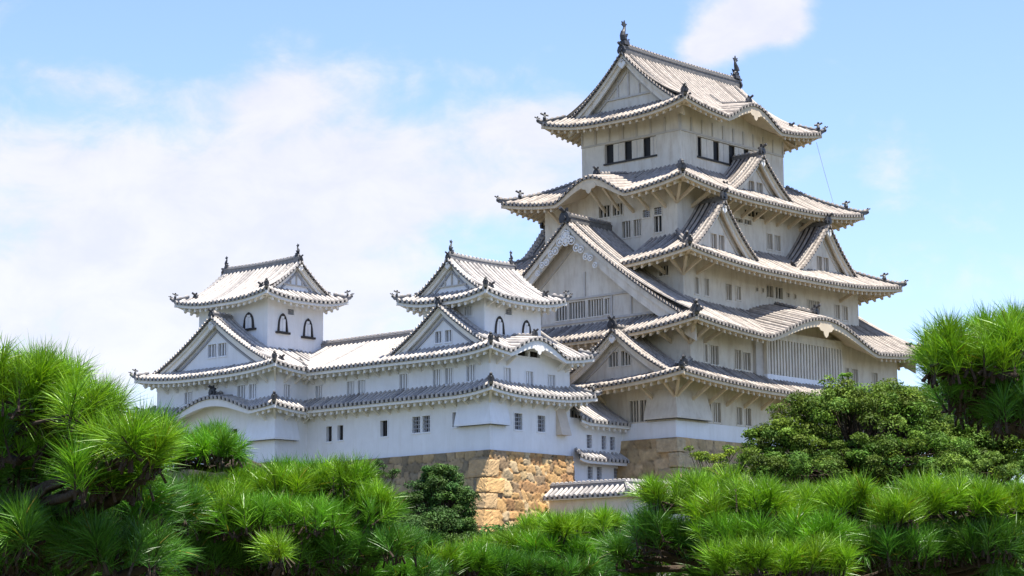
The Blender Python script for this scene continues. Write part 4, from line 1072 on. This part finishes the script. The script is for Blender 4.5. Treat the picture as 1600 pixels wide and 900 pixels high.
def pine(label, base_px, D0, pads, seed, nl=.125, w=.0026, nn=95, dens=1.0, trunk_r=.09, group=None):
    r = np.random.default_rng(seed)
    gx = at_px(base_px, 900, D0+.7); base = (gx[0], gx[1], float(ground_z(gx[0], gx[1])))
    t = thing('pine_tree', label, 'pine tree', base, group)
    top = max(at_px(p[0], p[1], p[2])[2] for p in pads)
    tr = MB(); zz = np.linspace(-.15, 1, 9); tp = np.array([[base[0]+.10*math.sin(q*5+seed)*q, base[1]+.10*math.cos(q*4+seed)*q, base[2]+(top-.12-base[2])*q] for q in zz])
    tr.tube(tp, [trunk_r*(1.25-.85*q) for q in np.linspace(0, 1, 9)], BRK, 9)
    build_part(tr, 'trunk', t, True)
    VV = []; TT = []; tw = MB(); sub_ = []
    for pd in pads:            # every pad is a few overlapping lobes of uneven size
        if pd[3] < 36: sub_.append(pd); continue
        for j, ox in enumerate((-.52, .05, .5)):
            q = r.uniform(.5, .78); sub_.append((pd[0]+pd[3]*(ox+r.uniform(-.1, .1)), pd[1]+pd[4]*r.uniform(-.3, .35), pd[2]+r.uniform(-.18, .18), pd[3]*q, pd[4]*r.uniform(.62, .95), *pd[5:]))
    for pd in sub_:
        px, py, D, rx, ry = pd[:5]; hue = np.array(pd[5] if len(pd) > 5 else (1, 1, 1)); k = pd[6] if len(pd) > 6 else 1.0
        C = at_px(px, py, D); a = rx*D/FPX; b = ry*D/FPX; c = max(.75*a, .16) if a < .5 else .55*a
        n = int(k*dens*2.6*(130*a*c/(.26)+70*a*b/.13*.5)/1.6)
        # shell points biased to the upper half, some inside
        m_ = max(5, n//5); u = unit(r.normal(size=(m_, 3)))[r.integers(0, m_, n)]; u = unit(u+r.normal(size=(n, 3))*.24); low = (u[:, 2] < -.25) & (r.random(n) < .7); u[low, 2] *= -1
        rad = np.where(r.random(n) < .25, r.uniform(.35, .9, n), r.uniform(.86, 1.06, n))
        bumpy = 1+.16*np.sin(u[:, 0]*7+seed)*np.cos(u[:, 1]*6+px)
        loc = u*(rad*bumpy)[:, None]
        F2 = np.array([CD[0], CD[1], 0]); F2 /= np.linalg.norm(F2); R2 = np.array([F2[1], -F2[0], 0])
        off = R2*loc[:, :1]*a+F2*loc[:, 1:2]*c+np.array([0, 0, 1.])*loc[:, 2:3]*b
        nrm = unit(R2*u[:, :1]/a+F2*u[:, 1:2]/c+np.array([0, 0, 1.])*u[:, 2:3]/b)
        P = C+off-nrm*nl*.35
        A = unit(nrm*.45+np.array([0, 0, .8])+r.normal(size=(n, 3))*.34)
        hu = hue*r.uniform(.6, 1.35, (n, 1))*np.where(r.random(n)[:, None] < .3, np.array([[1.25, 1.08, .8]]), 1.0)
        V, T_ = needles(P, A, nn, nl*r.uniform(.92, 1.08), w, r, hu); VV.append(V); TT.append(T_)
        # shoots carrying the needles and the limb to the trunk
        for i in range(0, n):
            tw.tube([P[i]-A[i]*nl*.6, P[i]-A[i]*nl*.2, P[i]+A[i]*nl*.42], [.0065, .005, .003], BRK, 4)
        lm = MB(); s = tp[int(np.clip(np.argmin(np.abs(tp[:, 2]-(C[2]-b*.8-.04))), 2, len(tp)-1))]
        e = C-np.array([0, 0, b*.55]); mid = (s+e)/2+np.array([0, 0, -.03])+r.normal(size=3)*.04*np.linalg.norm(e-s)
        q = np.linspace(0, 1, 8)[:, None]; path = s*(1-q)**2+2*mid*q*(1-q)+e*q**2; path += r.normal(size=path.shape)*.008; path[0] = s
        lm.tube(path, np.linspace(trunk_r*.42, .012, 8), BRK, 7)
        for j in range(4):
            e2 = C+R2*r.uniform(-.6, .6)*a+F2*r.uniform(-.6, .6)*c-np.array([0, 0, b*r.uniform(-.1, .3)])
            s2 = path[r.integers(4, 8)]; m2 = (s2+e2)/2+r.normal(size=3)*.02
            lm.tube([s2, m2, e2], [.010, .007, .004], BRK, 5)
        build_part(lm, 'branch', t, True)
    V = np.concatenate(VV); N = len(V); T_ = np.concatenate(TT)
    i = np.arange(N)[:, None]*5
    lp = np.concatenate([i+0, i+1, i+2, i+3, i+3, i+2, i+4], 1).ravel()
    fast_mesh('needles', V.reshape(-1, 3), lp, np.tile([4, 3], N), PINE, T_, t)
    build_part(tw, 'shoots', t)['kind'] = 'stuff'
    return t, N

def broadleaf(label, name, base, blobs, seed, mt, leaf=.17, n_cl=60, per=150, trunk_r=.35, cat='tree', hue=(1, 1, 1), twig_out=0.0, limbs=True):
    r = np.random.default_rng(seed); gz = float(ground_z(base[0], base[1])); b0 = (base[0], base[1], gz)
    t = thing(name, label, cat, b0)
    cen = np.mean([b[0] for b in blobs], 0)
    top = np.array([cen[0], cen[1], cen[2]])
    tr = MB(); q = np.linspace(0, 1, 8)[:, None]; s = np.array([b0[0], b0[1], gz-.3])
    path = s*(1-q)+top*q+np.array([.25, .2, 0])*np.sin(q*5+seed)*q*(1-q)*2
    tr.tube(path, np.linspace(trunk_r*1.2, trunk_r*.35, 8), BRK, 9); build_part(tr, 'trunk', t, True)
    VV = []; TT = []; lb = MB()
    tot = sum(b[1]*b[2] for b in blobs)
    for C, rx, rz, *hh in blobs:
        C = np.array(C); m_ = max(3, int(n_cl*rx*rz/tot)); hb = np.array(hh[0]) if hh else np.ones(3)
        for _ in range(m_):
            u = unit(r.normal(size=3)); 
            if u[2] < -.35: u[2] *= -1
            rad = r.uniform(.55, 1.0); cc = C+u*np.array([rx, rx, rz])*rad; cr = r.uniform(.13, .27)*min(rx, rz*1.5)+.12
            n = int(per*r.uniform(.7, 1.3)); v = unit(r.normal(size=(n, 3))); v[:, 2] = np.where((v[:, 2] < -.3) & (r.random(n) < .6), -v[:, 2], v[:, 2])
            p = cc+v*cr*np.array([1.15, 1.15, .7])*r.uniform(.55, 1.12, (n, 1))
            nrm = unit(v*.6+np.array([0, 0, .6])+r.normal(size=(n, 3))*.55); x = unit(np.cross(nrm, r.normal(size=(n, 3)))); y = np.cross(nrm, x)
            L = (leaf*r.uniform(.6, 1.25, n))[:, None]; W = L*.42
            VV.append(np.stack([p-x*L*.5, p+y*W*.5, p+x*L*.5-nrm*L*.10, p-y*W*.5], 1))
            hu = np.array(hue)*hb*r.uniform(.6, 1.45)*np.array([r.uniform(.85, 1.25), 1, r.uniform(.7, 1.1)])
            TT.append(np.repeat(hu*r.uniform(.75, 1.25, (n, 1)), 4, 0))
            if limbs:
                k = r.uniform(.35, .95); s0 = path[0]*(1-k)+path[-1]*k; mid = (s0+cc)/2+np.array([0, 0, -.06*np.linalg.norm(cc-s0)])
                q = np.linspace(0, 1, 5)[:, None]; lb.tube(s0*(1-q)**2+2*mid*q*(1-q)+cc*q**2, np.linspace(trunk_r*.22, .02, 5), BRK, 5)
    V = np.concatenate(VV); N = len(V)
    fast_mesh('crown', V.reshape(-1, 3), np.arange(N*4), np.full(N, 4), mt, np.concatenate(TT), t)
    if lb.n: build_part(lb, 'limbs', t, True)
    return t

def blob(px, py, D, rx, ry, *h): return (at_px(px, py, D), rx*D/FPX, ry*D/FPX, *h)
D1 = 112
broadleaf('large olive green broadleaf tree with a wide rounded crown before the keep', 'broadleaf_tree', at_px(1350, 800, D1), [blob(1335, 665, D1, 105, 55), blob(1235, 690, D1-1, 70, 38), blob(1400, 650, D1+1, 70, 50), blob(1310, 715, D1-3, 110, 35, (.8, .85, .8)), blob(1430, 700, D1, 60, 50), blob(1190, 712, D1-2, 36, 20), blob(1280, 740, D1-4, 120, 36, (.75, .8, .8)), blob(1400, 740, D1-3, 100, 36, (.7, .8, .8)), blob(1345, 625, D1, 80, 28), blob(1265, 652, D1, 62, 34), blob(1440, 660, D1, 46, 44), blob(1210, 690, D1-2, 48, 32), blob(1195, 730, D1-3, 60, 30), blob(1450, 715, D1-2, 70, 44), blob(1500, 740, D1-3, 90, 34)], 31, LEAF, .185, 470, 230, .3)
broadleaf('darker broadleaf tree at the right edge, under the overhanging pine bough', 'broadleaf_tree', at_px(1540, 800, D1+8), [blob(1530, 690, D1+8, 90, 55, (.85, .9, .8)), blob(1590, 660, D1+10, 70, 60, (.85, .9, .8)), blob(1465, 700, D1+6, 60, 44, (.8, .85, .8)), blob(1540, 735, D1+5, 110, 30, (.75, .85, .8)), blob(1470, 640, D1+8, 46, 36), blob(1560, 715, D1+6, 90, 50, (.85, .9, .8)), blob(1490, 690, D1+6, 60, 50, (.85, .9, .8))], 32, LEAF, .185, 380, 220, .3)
broadleaf('thin yellowish sapling sprouting against the base of the lattice bay', 'sapling', at_px(1312, 640, D1+6), [blob(1300, 598, D1+6, 22, 10, (1.2, 1.3, 1)), blob(1325, 592, D1+6, 14, 8, (1.2, 1.3, 1)), blob(1310, 615, D1+6, 24, 12, (1.2, 1.3, 1))], 33, LEAF, .2, 12, 34, .06)
broadleaf('dense dark green conical evergreen before the brown stone wall', 'evergreen_tree', at_px(683, 880, 122), [blob(688, 768, 122, 40, 36), blob(658, 800, 122, 42, 46), blob(710, 803, 121, 36, 50), blob(680, 840, 120, 62, 46), blob(688, 746, 122, 28, 22), blob(640, 845, 120, 34, 40), blob(720, 850, 120, 30, 40)], 34, LEAFD, .17, 260, 190, .2, cat='evergreen')
broadleaf('straggly yellow-green bush at the foot of the tan keep base', 'bush', at_px(1115, 760, 124), [blob(1115, 722, 124, 34, 16, (1.5, 1.3, .9)), blob(1150, 712, 124, 26, 14, (1.3, 1.2, .9)), blob(1080, 712, 126, 14, 16, (.9, .9, .9)), blob(1140, 745, 122, 60, 18)], 35, LEAF, .16, 46, 90, .07, cat='bush')
broadleaf('small dark bush on top of the pines below the corridor wall', 'bush', at_px(590, 770, 118), [blob(590, 728, 118, 16, 10), blob(575, 742, 118, 24, 12), blob(608, 740, 118, 22, 12)], 36, LEAFD, .14, 18, 90, .06, cat='bush')
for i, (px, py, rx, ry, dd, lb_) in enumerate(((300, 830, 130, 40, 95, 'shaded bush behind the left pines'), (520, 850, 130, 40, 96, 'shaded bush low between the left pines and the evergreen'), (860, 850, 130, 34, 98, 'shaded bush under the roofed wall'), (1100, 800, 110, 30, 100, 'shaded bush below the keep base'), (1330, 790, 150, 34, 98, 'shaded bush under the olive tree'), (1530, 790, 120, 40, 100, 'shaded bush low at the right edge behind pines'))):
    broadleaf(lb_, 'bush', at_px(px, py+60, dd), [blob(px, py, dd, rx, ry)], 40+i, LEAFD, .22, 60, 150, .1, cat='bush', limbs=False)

BR = (1.2, 1.12, .8); DKG = (.5, .66, 1.1); MID = (.85, 1, .9)  # DKG puts the shade of low and rear pads into the needle tint
tot = 0
PN = [
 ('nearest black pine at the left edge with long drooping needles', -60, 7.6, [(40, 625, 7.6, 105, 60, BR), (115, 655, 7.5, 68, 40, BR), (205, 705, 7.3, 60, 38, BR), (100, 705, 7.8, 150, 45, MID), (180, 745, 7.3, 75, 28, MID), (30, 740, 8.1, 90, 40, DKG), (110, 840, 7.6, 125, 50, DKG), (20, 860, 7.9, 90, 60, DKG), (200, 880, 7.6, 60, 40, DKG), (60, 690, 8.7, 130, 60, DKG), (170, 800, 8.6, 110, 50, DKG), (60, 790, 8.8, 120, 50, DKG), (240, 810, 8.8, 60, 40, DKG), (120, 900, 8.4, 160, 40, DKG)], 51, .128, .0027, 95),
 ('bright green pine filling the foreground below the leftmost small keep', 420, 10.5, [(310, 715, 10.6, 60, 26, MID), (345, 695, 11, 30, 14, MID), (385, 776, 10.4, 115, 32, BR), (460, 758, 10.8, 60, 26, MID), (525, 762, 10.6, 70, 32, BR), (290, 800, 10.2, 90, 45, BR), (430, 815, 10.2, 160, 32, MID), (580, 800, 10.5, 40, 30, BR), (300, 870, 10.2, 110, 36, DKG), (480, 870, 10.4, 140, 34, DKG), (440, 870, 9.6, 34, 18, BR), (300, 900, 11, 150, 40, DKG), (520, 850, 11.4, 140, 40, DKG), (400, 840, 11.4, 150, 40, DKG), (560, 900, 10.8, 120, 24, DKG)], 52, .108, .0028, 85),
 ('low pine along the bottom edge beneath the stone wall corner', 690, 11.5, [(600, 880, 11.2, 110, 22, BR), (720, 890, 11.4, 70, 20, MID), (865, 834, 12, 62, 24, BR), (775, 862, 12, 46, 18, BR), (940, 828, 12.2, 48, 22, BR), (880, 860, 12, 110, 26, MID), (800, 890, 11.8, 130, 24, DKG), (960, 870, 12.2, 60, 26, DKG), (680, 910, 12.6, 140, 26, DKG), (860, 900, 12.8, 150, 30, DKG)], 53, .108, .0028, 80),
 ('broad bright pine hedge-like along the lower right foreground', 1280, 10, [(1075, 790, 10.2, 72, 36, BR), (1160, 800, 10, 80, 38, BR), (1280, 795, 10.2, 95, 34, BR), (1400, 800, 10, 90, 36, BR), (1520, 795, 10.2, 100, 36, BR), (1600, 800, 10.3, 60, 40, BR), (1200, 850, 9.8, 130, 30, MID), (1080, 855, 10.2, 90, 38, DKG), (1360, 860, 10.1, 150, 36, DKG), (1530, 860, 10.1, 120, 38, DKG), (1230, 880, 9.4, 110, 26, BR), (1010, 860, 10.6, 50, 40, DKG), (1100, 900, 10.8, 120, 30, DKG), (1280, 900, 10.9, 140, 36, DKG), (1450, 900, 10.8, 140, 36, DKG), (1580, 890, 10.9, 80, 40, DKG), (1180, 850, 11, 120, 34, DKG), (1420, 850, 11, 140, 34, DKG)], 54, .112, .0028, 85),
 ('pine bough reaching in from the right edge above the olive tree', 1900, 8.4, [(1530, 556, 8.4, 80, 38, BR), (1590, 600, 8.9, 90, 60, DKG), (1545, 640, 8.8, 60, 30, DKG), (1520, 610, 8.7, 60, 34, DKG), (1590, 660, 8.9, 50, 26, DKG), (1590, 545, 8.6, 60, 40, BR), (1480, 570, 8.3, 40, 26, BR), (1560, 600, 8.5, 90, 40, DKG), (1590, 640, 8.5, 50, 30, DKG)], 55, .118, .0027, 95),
]
for (lb_, bx, D0, pads, sd_, nl, w_, nn) in PN:
    t, n = pine(lb_, bx, D0, pads, sd_, nl, w_, nn); tot += n
print('needles', tot)
